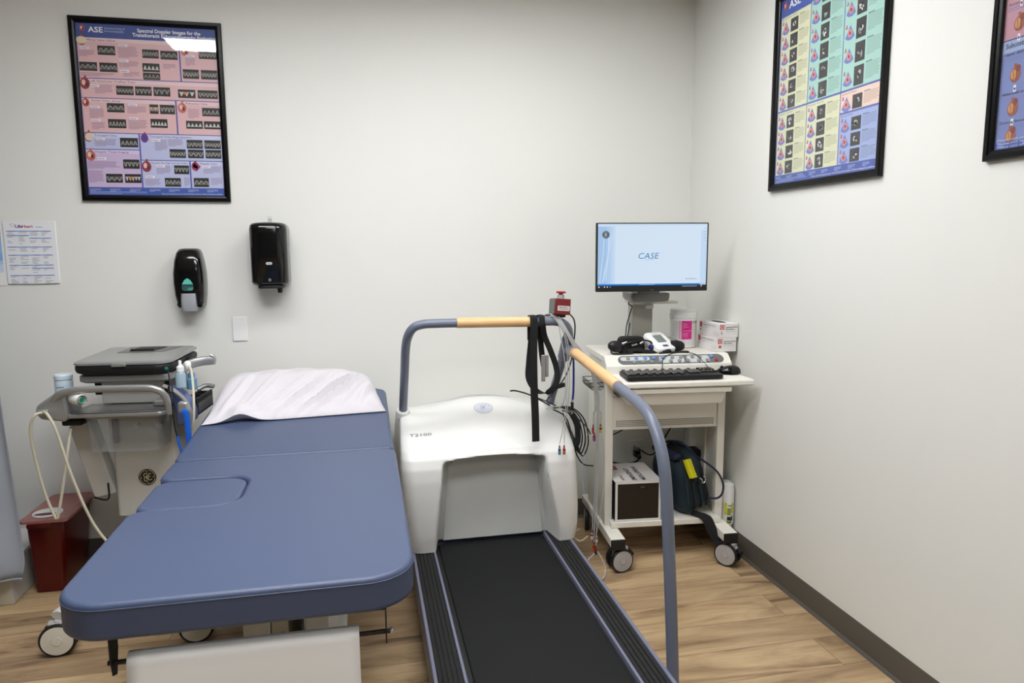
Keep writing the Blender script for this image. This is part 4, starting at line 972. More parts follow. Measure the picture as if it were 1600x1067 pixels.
    castor(t, (-.272, .32, .125), .06, math.radians(80)); castor(t, (.272, .32, .125), .06, math.radians(80))
workstation()

def monitor():
    W, H = .541, .320
    t = thing('monitor', 'black-bezelled monitor with pale blue start screen, above the workstation cart', 'monitor', cw(-.070, -.020, 1.298), CR)
    # origin at the lower middle of the screen's back
    obj('casing', MB().prism(rrect(-W/2, W/2, 0, H, .004, 3), .0, .018, 'XZ').loft([[(x, .018, z) for x, z in rrect(-.20, .20, .04, .26, .03, 4)], [(x, .045, z) for x, z in rrect(-.15, .15, .07, .22, .03, 4)]]), m_blackm, t, bevel=.0015)
    obj('mount', MB().box(-.05, .05, .045, .13, -.01, .16).box(-.055, .055, .05, .16, -.018, -.002), m_silverd, t, bevel=.004)
    sw, sb, sh = .527, .029, .286
    F = Flat((-sw/2, -.0006, sb), (1, 0, 0), (0, 0, 1), .0001)
    F.rect(0, 0, sw, sh, (206, 223, 240), 0); F.rect(0, sh-.006, sw, sh, (190, 212, 238), 1)
    for i, c in enumerate(((160, 192, 228), (168, 197, 231), (174, 202, 233), (182, 208, 236), (194, 215, 238))):
        F.rect(0 if i == 0 else .028+.011*i, .006, .039+.011*i, sh-.012, c, 1)
    for x0, x1, ym in ((.058, .030, .10), (.070, .022, .05), (.05, .04, .13), (.03, .01, .02)):
        F.line([(x0, .24), ((x0+x1)/2+.006, .15), (x1, .01+ym*.1)], .0035, (198, 218, 240), 2)
    F.rect(sw-.03, .012, sw, sh-.03, (190, 212, 238), 1); F.rect(sw-.03, 0, sw, .011, (176, 200, 230), 2)
    for i in range(5): F.rect(sw-.016, sh-.022-.014*i, sw-.006, sh-.0205-.014*i, (130, 150, 176), 3)
    ge_mark(F, .038, .236, .018, (206, 223, 240), (16, 18, 22), 3)
    F.text('CASE', .192, .124, .028, (30, 122, 182), k=3, width=.098, shear=.2)
    F.text('V6.73', .228, .117, .0035, (110, 140, 170), k=3, width=.04); F.text('TM', .310, .156, .003, (110, 140, 170), k=3)
    F.text('GE Healthcare', .425, .026, .0068, (80, 90, 104), k=3, width=.056)
    F.rect(0, 0, sw-.03, .007, (8, 116, 206), 4); F.rect(.20, .002, .275, .005, (120, 180, 230), 5)
    F.build('screen', m_screen, t)
    G = Flat((-sw/2, -.0006, 0), (1, 0, 0), (0, 0, 1), .0001)
    for i, c in enumerate(((235, 235, 235), (70, 74, 80), (225, 228, 228), (210, 208, 190), (50, 160, 220))): G.rect(.004+.0135*i, .020, .0095+.0135*i, .0255, c, 1)
    for i in range(9): G.rect(.41+.0075*i, .0215, .4235+.0075*i, .0245, (150, 156, 164), 1)
    G.rect(.502, .021, .507, .026, (220, 226, 234), 1)
    G.build('taskbar_icons', m_screen, t)
    G = Flat((0, -.0006, 0), (1, 0, 0), (0, 0, 1), .0001); G.ell(-.003, .0075, .0028, .0028, (110, 110, 112), 1); G.text('LG', .002, .0055, .004, (110, 110, 112), k=1); G.build('maker_mark', m_label, t)
monitor()

def cart_items():
    Z = 1.0005
    # receiver clipped on the small shelf
    t = at_cart('receiver', 'small silver receiver on the little shelf under the monitor', 'receiver', .025, .155, 1.2405)
    obj('casing', MB().prism(rrect(-.022, .022, -.02, .02, .005, 3), 0, .010).prism(rrect(-.018, .026, -.018, .02, .005, 3), .012, .024), m_silver, t, bevel=.002)
    # wipes canister
    t = at_cart('wipes_canister', 'white wipes canister with a magenta label, left of the glove boxes', 'canister', .168, .195, Z)
    body = MB().lathe([(.060, 0), (.0655, .004), (.0665, .012), (.0665, .145), (.0645, .148)], seg=48)
    obj('canister', body, m_white, t, angle=40)
    obj('lid', MB().lathe([(.0655, .1482), (.0695, .150), (.0695, .168), (.067, .170), (.067, .186), (.064, .192), (.05, .1935), (.001, .1935)], seg=48), m_white, t, angle=30)
    L = []
    me_ = Flat((0, 0, 0), (1, 0, 0), (0, 0, 1), 0)
    def wrapf(F, r0=.0669):
        vs = []
        for v in F.V:
            a = v.x/r0-PI/2; r = r0-v.y; vs.append(Vector((r*math.cos(a), r*math.sin(a), v.z)))
        F.V = vs
    F = Flat((0, 0, 0), (1, 0, 0), (0, 0, 1), .0002)
    def band(x0, x1, z0, z1, c, k):
        n = max(1, int((x1-x0)/.008))
        for i in range(n): F.rect(x0+(x1-x0)*i/n, z0, x0+(x1-x0)*(i+1)/n, z1, c, k)
    band(-.10, .12, .012, .138, (228, 226, 224), 0)
    band(-.042, -.028, .045, .138, (240, 120, 178), 1); band(-.028, .022, .045, .138, (226, 24, 140), 1); band(-.042, .022, .086, .090, (240, 130, 186), 2)
    for i, (a, b_) in enumerate(((.125, .02), (.117, .026), (.112, .02), (.105, .03), (.099, .012), (.076, .03), (.070, .024), (.064, .03), (.056, .026))): band(-.026, -.026+b_, a, a+.0022, (246, 160, 202), 2)
    for i in range(12): band(.027, .060, .022+i*.0075, .0232+i*.0075, (200, 196, 196), 1); band(-.088, -.048, .022+i*.009, .0232+i*.009, (206, 204, 204), 1)
    F.text('CaviWipes', .026, .125, .012, (40, 40, 44), k=2, width=.056)
    wrapf(F); F.build('label', m_label, t)
    # two glove boxes
    for k, (sz, x, y, rz, lab) in enumerate((('M', .250, .010, 4, 'white glove box marked with a red M, lower of the stacked pair'), ('L', .258, .010, 5, 'white glove box marked with a red L, upper of the stacked pair'))):
        t = at_cart('glove_box', lab, 'glove box', x, y, Z+.0685*k, rz, None)
        w_, d, h = .108, .19, .068
        X = [(0, 0), (w_, 0), (w_, d), (0, d)]
        obj('carton', MB().box(0, w_, -.03, d-.03, 0, h), m_whitec, t, bevel=.0015)
        F = Flat((0, -.0303, 0), (1, 0, 0), (0, 0, 1), .0003)
        F.rect(.012, .040, .034, .062, (196, 40, 52), 1); F.ell(.023, .051, .008, .008, (236, 226, 224), 2); F.ell(.023, .051, .005, .005, (196, 40, 52), 3); F.text(sz, .023, .018, .014, (196, 40, 52), 'c', k=1, bold=.0005)
        F.text('Sempercare Nitrile', .042, .048, .006, (80, 80, 84), k=1, width=.062, bold=.0002); F.text('Exam Gloves', .042, .038, .006, (80, 80, 84), k=1, width=.044, bold=.0002); F.rect(.042, .029, .10, .0305, (190, 190, 190), 1)
        G = Flat((-.0003, d-.03, 0), (0, -1, 0), (0, 0, 1), .0003)
        G.rect(.006, .038, .030, .064, (204, 66, 76), 1); G.rect(.012, .020, .020, .032, (120, 90, 96), 1); G.text('Sempercare Nitrile Gloves', .036, .050, .008, (104, 104, 108), k=1, width=.13)
        G.rect(.036, .040, .115, .042, (196, 196, 198), 1)
        for i in range(6): G.rect(.15+i*.008, .012, .153+i*.008, .026, (206, 206, 208), 1)
        F.build('print', m_label, t); G.build('print', m_label, t)
        if k:
            H = Flat((w_/2, d/2-.03, h+.0004), (1, 0, 0), (0, 1, 0), .0002); H.ell(0, .0, .022, .062, (14, 14, 16), 1, n=24); H.build('slot', m_label, t)
    # keyboard
    t = at_cart('keyboard', 'full-size black keyboard on the front ledge of the workstation cart', 'keyboard', -.02, -.163, .9165, 0)
    kw, kd = .225, .072
    b = MB(); b.loft([[(x, y, z+(0 if not top else .004*(y+kd)/(2*kd))) for x, y in rrect(-kw, kw, -kd, kd, .012, 4)] for z, top in ((-.0035, 0), (.012, 1), (.0145, 1))])
    obj('base', b, m_blackm, t, bevel=.002)
    key = MB().loft([[(x, y, z) for x, y in rrect(-hw, hw, -hw, hw, .002, 2)] for hw, z in ((.0086, .0), (.0082, .005), (.0066, .0075))])
    ko = None; xs = [-.209+i*.0190 for i in range(15)]+[.086+i*.0190 for i in range(3)]+[.152+i*.019 for i in range(4)]
    rows = [(.056, xs[::2]+xs[-4:]), (.030, xs), (.0105, xs[:18]), (-.0085, xs), (-.0275, xs[:14]+xs[15:18]), (-.047, [xs[0], xs[1], xs[3], xs[5], xs[7], xs[9], xs[11], xs[13]])]
    for y, rr in rows:
        for x in rr:
            p = (x, y, .0165+.004*(y+kd)/(2*kd)-.002)
            if ko is None: ko = obj('key', key, m_black, t); k = ko
            else: k = ko.copy(); C.objects.link(k); k.parent = t
            k.location = p
    # mouse
    t = at_cart('mouse', 'black computer mouse at the right end of the keyboard ledge', 'mouse', .272, -.130, .9165, 72)
    b = MB()
    def mf(u, v):
        a = u*2*PI; r = math.sin(v*PI/2); z = math.cos(v*PI/2)
        return (.030*r*math.cos(a)*(1+.12*math.cos(2*a)), .056*r*math.sin(a), .036*z**.7*(1-.25*r*math.sin(a)) if v < 1 else 0)
    b.grid(mf, 32, 14); obj('body', b, m_black, t); obj('wheel', MB().cyl((-.004, .030, .026), (.004, .030, .026), .008), m_blackm, t)
    t2 = at_cart('thin_cord', 'thin black cord looping over the buttons of the control panel', 'cord', 0, 0, 0)
    obj('cord', MB().tube([(.262-.05, -.118, .922), (.19, -.110, .935), (.165, -.09, .965), (.135, -.06, .999), (.09, -.035, 1.004), (.03, -.045, 1.003), (-.02, -.07, .99), (-.035, -.088, .974), (-.038, -.098, .965), (-.04, -.102, .95), (-.04, -.103, .93)], .0018, 6, 6), m_bcord, t2)
    # blood pressure monitor
    t = at_cart('blood_pressure_monitor', 'white blood pressure monitor with grey display, leaning on a folded black cuff', 'monitor', -.012, .055, Z, 0)
    X = Matrix.Translation((.0, .0, .022)) @ rot(math.radians(30), 0, math.radians(22)) @ Matrix.Scale(1.12, 4)
    b = MB(); b.X = X; b.loft([[(x, y, z) for x, y in rrect(-.052+i, .052-i, -.062+i, .062-i, .018, 5)] for i, z in ((.003, 0), (0, .008), (0, .030), (.004, .036))])
    obj('casing', b, m_white, t, bevel=.003)
    R3 = X.to_3x3(); R3 = R3*(1/1.12)*1.12; F = Flat(X @ Vector((0, 0, .0364)), R3 @ Vector((1, 0, 0)), R3 @ Vector((0, 1, 0)), .0003)
    F.poly(rrect(-.022, .026, -.016, .036, .003, 3), (108, 116, 114), 1); F.rect(-.018, -.010, .022, .030, (122, 132, 128), 2)
    F.poly(rrect(-.016, .014, -.046, -.034, .004, 3), (48, 50, 120), 1); F.rect(-.016, .044, .010, .046, (150, 150, 160), 1); F.build('display', m_label, t)
    b = MB(); b.X = X; b.cyl((-.052, -.02, .018), (-.066, -.02, .018), .011, .009); obj('air_plug', b, M('navy_plastic', (38, 40, 120), .4), t)
    obj('air_hose', MB().tube([(.045, .035, .055), (.075, .05, .062), (.108, .05, .052), (.125, .035, .03), (.118, .01, .010), (.10, .0, .006)], .0035, 8, 6), m_wire, t)
    # cuffs
    t = at_cart('blood_pressure_cuff', 'black fabric cuff with rubber bulb and tubing, left of the blood pressure monitor', 'cuff', -.15, .045, Z, 0)
    b = MB(); b.loft([[(x*s_+o, y+o*.2, z) for x, y in rrect(-.062, .06, -.035, .045, .02, 5)] for s_, o, z in ((1, 0, 0), (1.06, .003, .02), (1.02, .0, .05), (.95, .004, .068), (.8, .006, .074))])
    obj('folded_cuff', b, m_web, t, bevel=.004)
    b = MB(); 
    b.grid(lambda u, v: (-.02+.20*u, -.055+.045*v-.02*u, .006+.016*math.sin(v*PI)*(1-.5*u)+.006*math.sin(u*9)), 20, 8)
    obj('cuff_flap', b, m_web, t, solid=.004)
    b = MB(); b.X = Matrix.Translation((-.085, -.035, .034)) @ rot(0, math.radians(12), math.radians(20)); b.ell((0, 0, 0), (.042, .027, .028), 24, 14)
    bulb = obj('rubber_bulb', b, m_blackm, t)
    obj('valve', MB().cyl((-.052, -.032, .045), (-.03, -.034, .052), .007).cyl((-.008, -.04, .038), (.02, -.04, .044), .006).cyl((.035, -.035, .045), (.05, -.036, .054), .006), m_chrome, t)
    obj('rubber_tube', MB().tube([(-.045, -.034, .048), (-.01, -.045, .055), (.04, -.04, .062), (.085, -.035, .055), (.10, -.04, .03), (.085, -.05, .014), (.05, -.06, .008)], .0042, 8, 6)
        .tube([(-.11, -.045, .012), (-.105, -.072, .005), (-.06, -.082, .005), (-.015, -.075, .005), (-.012, -.062, .008), (-.03, -.05, .02)], .0042, 8, 6), m_bcord, t)
    t = at_cart('arm_cuff', 'rolled black arm cuff lying between the blood pressure monitor and the wipes canister', 'cuff', .068, .035, Z, 10)
    b = MB(); b.X = Matrix.Translation((0, 0, .026)); b.ell((.01, .012, 0), (.042, .045, .026), 20, 10, .8); obj('rolled_cuff', b, m_web, t)
    obj('cuff_strap', MB().box(-.11, .05, -.052, -.036, 0, .006), m_web, t, bevel=.002)
cart_items()

def lower_shelf_items():
    Z = .1975
    t = at_cart('medication_box', 'black box with white rim and lettered white lid on the lower shelf of the cart', 'box', -.140, .045, Z, 0)
    W, D, H = .224, .26, .197
    obj('carcass', MB().box(-W/2, W/2, -D/2+.003, D/2, .001, H), m_blackm, t, bevel=.002)
    rim = MB(); y0 = -D/2
    for a in ((-W/2, W/2, 0, .010), (-W/2, W/2, H-.010, H)): rim.box(a[0], a[1], y0-.004, y0+.0028, a[2], a[3])
    for a in ((-W/2, -W/2+.010), (W/2-.010, W/2)): rim.box(a[0], a[1], y0-.004, y0+.0028, .0101, H-.0101)
    obj('rim', rim, m_whitec, t)
    obj('drawer_front', MB().box(-W/2+.012, W/2-.012, y0-.001, y0+.002, .012, H-.012), M('dark_brown_lacquer', (26, 22, 20), .25), t)
    F = Flat((0, y0-.0012, 0), (1, 0, 0), (0, 0, 1), .0003)
    F.text('911', .012, H-.034, .009, (120, 116, 112), k=1, width=.018); F.build('drawer_mark', m_label, t)
    obj('lid', MB().box(-W/2-.004, W/2+.002, y0, D/2+.02, H+.0008, H+.004), m_whitec, t, bevel=.001)
    F = Flat((0, 0, H+.0042), (0, 1, 0), (-1, 0, 0), .0003)     # reads from front to back
    F.text('EMERGENCY', -.125, .004, .022, (30, 28, 28), k=1, width=.19, bold=.0009); F.build('lid_heading', m_label, t)
    F = Flat((0, 0, H+.0042), (0, 1, 0), (-1, 0, 0), .0003); F.text('MEDICATIONS', -.125, -.042, .022, (30, 28, 28), k=1, width=.21, bold=.0009)
    F.build('lid_lettering', m_label, t); F = Flat((0, 0, H+.0042), (0, 1, 0), (-1, 0, 0), .0003)
    F.rect(.045, .052, .105, .098, (170, 24, 34), 1); F.rect(.072, .060, .080, .090, (236, 232, 230), 2); F.rect(.060, .071, .092, .079, (236, 232, 230), 2)
    F.build('cross_mark', m_label, t); F = Flat((0, 0, H+.0042), (0, 1, 0), (-1, 0, 0), .0003)
    F.text('Life', -.118, .062, .016, (50, 70, 140), k=1, width=.024, bold=.0006); F.text('Heart', -.090, .062, .016, (170, 40, 60), k=1, width=.045, bold=.0006)
    F.build('small_lettering', m_label, t)
    # soft bag
    m_bag = M('dark_teal_nylon', (20, 40, 50), .7, bump=.4, bscale=400); m_navy = M('navy_nylon', (24, 28, 62), .65, bump=.3, bscale=400)
    t = at_cart('equipment_bag', 'dark teal nylon shoulder bag with a yellow tag, leaning on the lower shelf', 'bag', .138, .085, Z, 0)
    X = Matrix.Translation((0, 0, .01)) @ rot(0, math.radians(-10), math.radians(14))
    b = MB(); b.X = X
    rr = []
    for i in range(25):
        f = i/24; z = .30*f; s_ = (1-abs(2*f-1)**6)**.35 if 0 < f < 1 else .55; s_ = max(.55, s_)
        s_ *= 1+.03*math.sin(f*12)
        rr.append([(x*s_*(1-.18*f), y*s_*(1-.10*f), z+.008*math.sin(x*30)) for x, y in rrect(-.085, .09, -.15, .13, .045, 6)])
    b.loft(rr); body = obj('body', b, m_bag, t, angle=70)
    for k, xx in enumerate((-.052, -.012, .03, .062)):
        b = MB(); b.X = X; b.tube([(xx, -.13, .02), (xx, -.155, .06), (xx*.9, -.152, .15), (xx*.8, -.135, .24), (xx*.7, -.08, .295), (xx*.7, .04, .305)], 1, 8, 6, flat=(.007, .005, (1, 0, 0))); obj('piping', b, m_blackm if k % 2 else m_bag, body)
    b = MB(); b.X = X; b.box(-.075, -.03, -.12, .09, .285, .315); obj('top_flap', b, m_navy, t, bevel=.012)
    b = MB(); b.X = X; b.tube([(-.03, .06, .30), (-.02, .02, .335), (.02, -.04, .335), (.05, -.09, .29), (.06, -.12, .25)], .007, 8, 6); obj('handle', b, m_navy, t)
    b = MB(); b.X = X @ Matrix.Translation((-.018, -.150, .245)) @ rot(math.radians(-20), math.radians(14), math.radians(20)); b.loft([[(x, y, z) for x, y in rrect(-.020+o, .020+o, -.012, .012, .005, 3)] for o, z in ((.012, -.05), (.006, -.02), (0, .03), (-.003, .042))])
    obj('yellow_tag', b, M('yellow_plastic', (222, 216, 20), .5), t)
    b = MB(); b.X = X; b.tube([(.022, -.165, .185), (.032, -.170, .175), (.028, -.172, .160), (.042, -.172, .160), (.050, -.170, .178), (.044, -.166, .19)], .003, 8, 5, closed=False); obj('metal_ring', b, m_chrome, t)
    b = MB(); b.X = X; b.box(-.01, .012, -.160, -.152, .17, .20); obj('tag_strap', b, m_navy, t, bevel=.002)
    obj('loop_strap', MB().tube([(-.02, -.02, .305), (.02, -.09, .295), (.07, -.155, .265), (.115, -.175, .225), (.142, -.180, .17), (.138, -.182, .12), (.115, -.175, .095), (.08, -.155, .092)], .005, 8, 7), m_navy, t)
    obj('side_pouch', MB().loft([[(x, y, z) for x, y in rrect(.06, .125, .05, .14, .015, 3)] for z in (.20, .27)]), m_web, t, bevel=.01)
    obj('hanging_strap', MB().tube([(.015, -.13, .010), (.055, -.19, .006), (.075, -.215, -.04), (.10, -.235, -.09), (.115, -.245, -.10)], 1, 8, 6, flat=(.026, .010, (1, 0, 0))), m_web, t)
    # upside-down bottle in the gap by the wall
    t = thing('spray_bottle', 'white bottle with yellow print in the gap between cart and right wall', 'bottle', (1.742, 3.09, 0))
    ov = lambda prof: [[(rx*math.cos(2*PI*k/28), ry*math.sin(2*PI*k/28), z) for k in range(28)] for rx, ry, z in prof]
    obj('body', MB().loft(ov([(.014, .014, .062), (.016, .016, .075), (.030, .034, .125), (.034, .044, .14), (.034, .046, .315), (.030, .042, .338), (.018, .028, .348)])), m_white, t)
    obj('cap', MB().loft(ov([(.021, .021, 0), (.021, .021, .050), (.016, .016, .0615)])), M('amber_plastic', (200, 150, 30), .4), t, bevel=.002)
    F = Flat((0, 0, 0), (1, 0, 0), (0, 0, 1), .0003)
    for a, c_, z0, z1, col in ((-2.45, -2.10, .19, .25, (206, 204, 40)), (-2.05, -1.5, .15, .18, (40, 50, 30)), (-2.0, -1.5, .235, .24, (90, 100, 90)), (-2.05, -1.55, .19, .225, (150, 160, 60)), (-2.0, -1.6, .155, .162, (206, 214, 40)), (-1.45, -1.15, .20, .25, (206, 204, 40)), (-1.45, -1.25, .16, .185, (60, 70, 50))):
        n = 5
        for i in range(n):
            a0 = a+(c_-a)*i/n; a1 = a+(c_-a)*(i+1)/n; P_ = lambda q, z: Vector((.0345*math.cos(q), .0465*math.sin(q), z))
            m_ = len(F.V); F.V += [P_(a0, z0), P_(a1, z0), P_(a1, z1), P_(a0, z1)]; F.F.append((m_, m_+1, m_+2, m_+3)); F.Cc.append(lin(col))
    F.build('label', m_label, t)
lower_shelf_items()

# ------------------------------------------------------------------ ultrasound cart behind the bed's head
UO, UR = Vector((-.962, 3.295, 0)), math.radians(-5)
def ultrasound():
    t = thing('ultrasound_cart', 'silver and grey portable ultrasound machine on its cart, left of the bed', 'ultrasound machine', UO, UR)
    # folded console: black body, brushed lid with a dark inset handle
    obj('console', MB().loft([[(x, y, z) for x, y in rrect(-.190+i, .190-i, -.195+i, .195-i, [.03, .03, .05, .06], 6)] for i, z in ((.018, 1.000), (.004, 1.008), (0, 1.02), (0, 1.034), (.003, 1.040))]), m_blackm, t, bevel=.002)
    lid = obj('lid', MB().loft([[(x, y, z+.012*(y+.19)/.38) for x, y in rrect(-.192+i, .192-i, -.197+i, .190-i, [.03, .03, .05, .06], 6)] for i, z in ((.0, 1.042), (0, 1.050), (.010, 1.0555))]), m_silver, t, angle=20)
    zz = lambda y: 1.0562+.012*(y+.19)/.38
    b = MB(); pl = [(-.095, .02), (.095, .03), (.135, .165), (-.09, .165)]
    b.loft([[(x, y, zz(y)-.001) for x, y in pl], [(x, y, zz(y)+.0012) for x, y in pl]]); obj('lid_inset', b, m_silverd, lid, bevel=.0008)
    b = MB(); pl = [(-.055, .045), (.045, .05), (.07, .15), (-.045, .15)]
    b.loft([[(x, y, zz(y)+.0013) for x, y in pl], [(x, y, zz(y)+.004) for x, y in pl]]); obj('handle_recess', b, m_blackm, lid, bevel=.001)
    obj('handle_grip', MB().tube([(-.05, .05, zz(.05)+.006), (.045, .055, zz(.055)+.006)], .005, 10), m_blackm, lid)
    obj('latch', MB().box(-.03, .025, -.204, -.1955, 1.035, 1.048), m_silver, lid, bevel=.002)
    obj('green_socket', MB().cyl((.176, -.183, 1.02), (.172, -.176, 1.02), .007, seg=16).cyl((.181, -.192, 1.02), (.1765, -.184, 1.02), .0045, seg=16), M('green_plastic', (20, 130, 110), .4), t)
    obj('dock', MB().loft([[(x, y, z) for x, y in rrect(-.182+i, .182-i, -.165+i, .16-i, .03, 5)] for i, z in ((.012, .962), (0, .970), (0, .992), (.01, .999))]), m_silver, t, bevel=.001)
    obj('dock_neck', MB().box(-.15, .15, -.09, .14, .90, .9615), m_blackm, t, bevel=.004)
    # right hand side handle behind the console
    obj('side_bracket', MB().tube([(.170, -.06, .975), (.195, -.05, .995), (.215, -.02, 1.010), (.26, .0, 1.020), (.31, .01, 1.022)], 1, 10, 5, flat=(.020, .012, (0, 0, 1))), m_silver, t)
    obj('side_bracket_grip', MB().tube([(.297, .008, 1.045), (.308, .008, 1.037), (.311, .008, 1.022), (.306, .008, 1.005)], .009, 10, 4), m_silver, t)
    obj('hinge_knob', MB().cyl((.196, .05, 1.02), (.212, .05, 1.02), .022), m_blackm, t, bevel=.003)
    # column
    obj('column', MB().loft([[(x, y, z) for x, y in rrect(-.105+i, .165-i, -.08, .12, .02, 4)] for i, z in ((0, .36), (0, .90))]), m_usgrey, t, bevel=.003)
    obj('lower_column', MB().loft([[(x, y, z) for x, y in rrect(-.085, .145, -.065, .12, .02, 4)] for z in (.10, .359)]), m_usgrey, t, bevel=.003)
    F = Flat((.030, -.0806, .53), (1, 0, 0), (0, 0, 1), .0004); ge_mark(F, 0, 0, .037, (214, 206, 172), (20, 20, 20), 1); F.build('round_emblem', m_label, t)
    # tray, bin and front handle
    tr = lambda s_: [(-.185*s_, -.255*1.0), (.165*s_, -.255), (.195*s_, -.225), (.195*s_, -.08), (-.185*s_, -.08), (-.2*s_, -.22)]
    obj('tray', MB().prism(tr(1), .838, .856, 'XY'), m_silver, t, bevel=.005)
    obj('tray_mat', MB().prism(tr(.93), .8562, .860, 'XY'), m_silverd, t, bevel=.001)
    obj('upper_panel', MB().box(-.12, .13, -.095, -.0805, .862, .958), m_usgrey, t, bevel=.003)
    bn = MB(); o_ = rrect(-.135, .155, -.235, -.085, .02, 4); i_ = rrect(-.132, .152, -.232, -.088, .018, 4)
    bn.loft([[(x*.94+.0006, y, .690) for x, y in o_], [(x, y, .832) for x, y in o_], [(x, y, .832) for x, y in i_], [(x*.94, y, .694) for x, y in i_]])
    obj('clear_bin', bn, m_clearpl, t, angle=40)
    obj('bin_rim', MB().tube([(x, y, .833) for x, y in o_]+[(o_[0][0], o_[0][1], .833)], .004, 8, closed=True), m_silver, t)
    for x in (.01, .10): obj('screw_knob', MB().cyl((x, -.098, .762), (x, -.081, .762), .012).cyl((x, -.104, .762), (x, -.098, .762), .007), m_chrome, t)
    for x in (-.095, -.075): obj('bin_rail', MB().box(x-.006, x+.006, -.10, -.081, .69, .83), m_chrome if x < -.08 else m_blackm, t, bevel=.002)
    hb = [(-.245, -.24, .868), (-.238, -.25, .905), (-.21, -.262, .938), (-.165, -.268, .953), (-.10, -.27, .958), (.10, -.27, .958), (.155, -.268, .952), (.185, -.262, .930), (.198, -.255, .89), (.202, -.25, .845)]
    obj('front_handle', MB().tube(hb, 1, 14, 6, flat=(.011, .014, (0, -1, 0))), m_silver, t)
    obj('left_grip', MB().prism([(-.285, .838), (-.195, .825), (-.180, .852), (-.185, .945), (-.225, .945), (-.298, .895), (-.305, .865)], -.262, -.135, 'XZ'), m_silver, t, bevel=.012, seg=3)
    obj('grip_socket', MB().box(-.292, -.250, -.272, -.2625, .858, .882), m_silver, t, bevel=.004)
    obj('side_shield', MB().prism([(.175, .945), (.205, .925), (.245, .880), (.262, .83), (.262, .785), (.205, .785), (.205, .86), (.185, .905)], -.20, -.09, 'XZ'), M('blue_silver_plastic', (104, 118, 168), .3, metal=.5), t, bevel=.01, seg=3)
    obj('shield_rim', MB().tube([(.17, -.215, .955), (.205, -.215, .938), (.245, -.21, .895), (.266, -.205, .84), (.267, -.20, .785)], 1, 10, 6, flat=(.011, .008, (0, -1, 0))), m_silver, t)
    obj('hook_block', MB().box(.243, .282, -.285, -.255, .852, .898), m_silver, t, bevel=.008)
    obj('under_block', MB().box(-.24, -.16, -.20, -.10, .795, .8215), m_blackm, t, bevel=.008)
    obj('inner_pad', MB().loft([[(x, y, z) for x, y in rrect(.105, .185, -.17, -.10, .012, 3)] for z in (.8605, .885)]), m_silver, t, bevel=.005)
    # left: slanted holder, right: black probe tray
    b = MB(); b.X = Matrix.Translation((-.185, -.06, .60)) @ rot(0, math.radians(-14), 0); b.box(-.045, .045, -.02, .05, -.15, .18); obj('slanted_holder', b, m_usgrey, t, bevel=.006)
    b = MB(); b.tube([(-.19, -.085, .452), (-.145, -.09, .440), (-.128, -.09, .455), (-.128, -.09, .515)], .004, 8, 4); obj('holder_hook', b, m_bcord, t)
    b = MB().box(.206, .262, -.10, .12, .80, .81)
    for x in (.206, .254): b.box(x, x+.008, -.10, .12, .8101, .872)
    for y in (-.10, -.03, .04, .112): b.box(.2141, .2539, y, y+.008, .8101, .866)
    obj('probe_tray', b, m_blackm, t)
    obj('tray_lining', MB().box(.2625, .2645, -.09, .11, .81, .85), m_silverd, t)
    obj('tray_arm', MB().box(.166, .206, .02, .06, .81, .83), m_silverd, t, bevel=.003)
    obj('probe_handle', MB().tube([(.22, .05, .885), (.25, .07, .898), (.285, .07, .893)], .010, 12, 4), m_silver, t)
    # cords
    def cord(pts, r, m, nm='probe_cord'): return obj(nm, MB().tube(pts, r, 8, 8), m, t)
    cord([(-.262, -.270, .872), (-.285, -.30, .865), (-.31, -.29, .80), (-.312, -.27, .68), (-.295, -.26, .54), (-.268, -.26, .445), (-.258, -.26, .43), (-.250, -.26, .45), (-.225, -.25, .58), (-.205, -.24, .70), (-.195, -.22, .79)], .0055, m_cord)
    cord([(-.262, -.278, .875), (-.235, -.30, .865), (-.21, -.30, .80), (-.18, -.29, .64), (-.14, -.28, .48), (-.10, -.27, .37), (-.04, -.27, .29), (.02, -.27, .25)], .0055, m_cord)
    cord([(.236, -.10, 1.018), (.256, -.13, 1.0), (.272, -.17, .94), (.282, -.205, .88), (.280, -.21, .82), (.272, -.205, .78), (.268, -.20, .76)], .0052, m_cord)
    cord([(.183, -.195, 1.018), (.200, -.23, 1.0), (.218, -.27, .95), (.228, -.295, .90), (.232, -.295, .80), (.245, -.29, .72), (.252, -.285, .66)], .003, m_bcord, 'thin_cord')
    cord([(.238, -.292, .76), (.246, -.29, .71), (.253, -.285, .66), (.26, -.28, .62)], .005, m_blue, 'blue_cord')
    obj('cord_ferrite', MB().cyl((.214, -.262, .962), (.219, -.275, .935), .010), m_bcord, t, bevel=.003)
    obj('blue_strap', MB().tube([(.262, -.2865, .865), (.276, -.288, .85), (.280, -.288, .78), (.278, -.287, .70), (.270, -.285, .64)], 1, 6, 6, flat=(.011, .0018, (1, 0, 0))), m_blue, t)
    obj('white_connector', MB().cyl((.226, -.08, 1.022), (.240, -.11, 1.012), .015, .010), m_white, t)
    # base with four castors
    obj('base', MB().loft([[(x, y, z) for x, y in rrect(-.20, .22, -.36, .20, .05, 5)] for z in (.142, .17)]), m_usgrey, t, bevel=.01)
    for x, y, a in ((-.15, -.53, 8), (.335, -.50, 12)):
        obj('base_leg', MB().tube([(x*.7, -.30, .155), (x, y, .150)], 1, 8, 0, flat=(.030, .020, (1, 0, 0))), m_usgrey, t, bevel=.004)
        castor(t, (x, y, .135), .064, math.radians(a), .012, m_hubc, False)
    for x in (-.16, .18): castor(t, (x, .17, .142), .064, math.radians(80), .012, m_hubc, False)
m_hubc = M('cream_castor_disc', (222, 218, 204), .4)
ultrasound()
def uw(x, y, z): return (UO.x+x*math.cos(UR)-y*math.sin(UR), UO.y+x*math.sin(UR)+y*math.cos(UR), z)

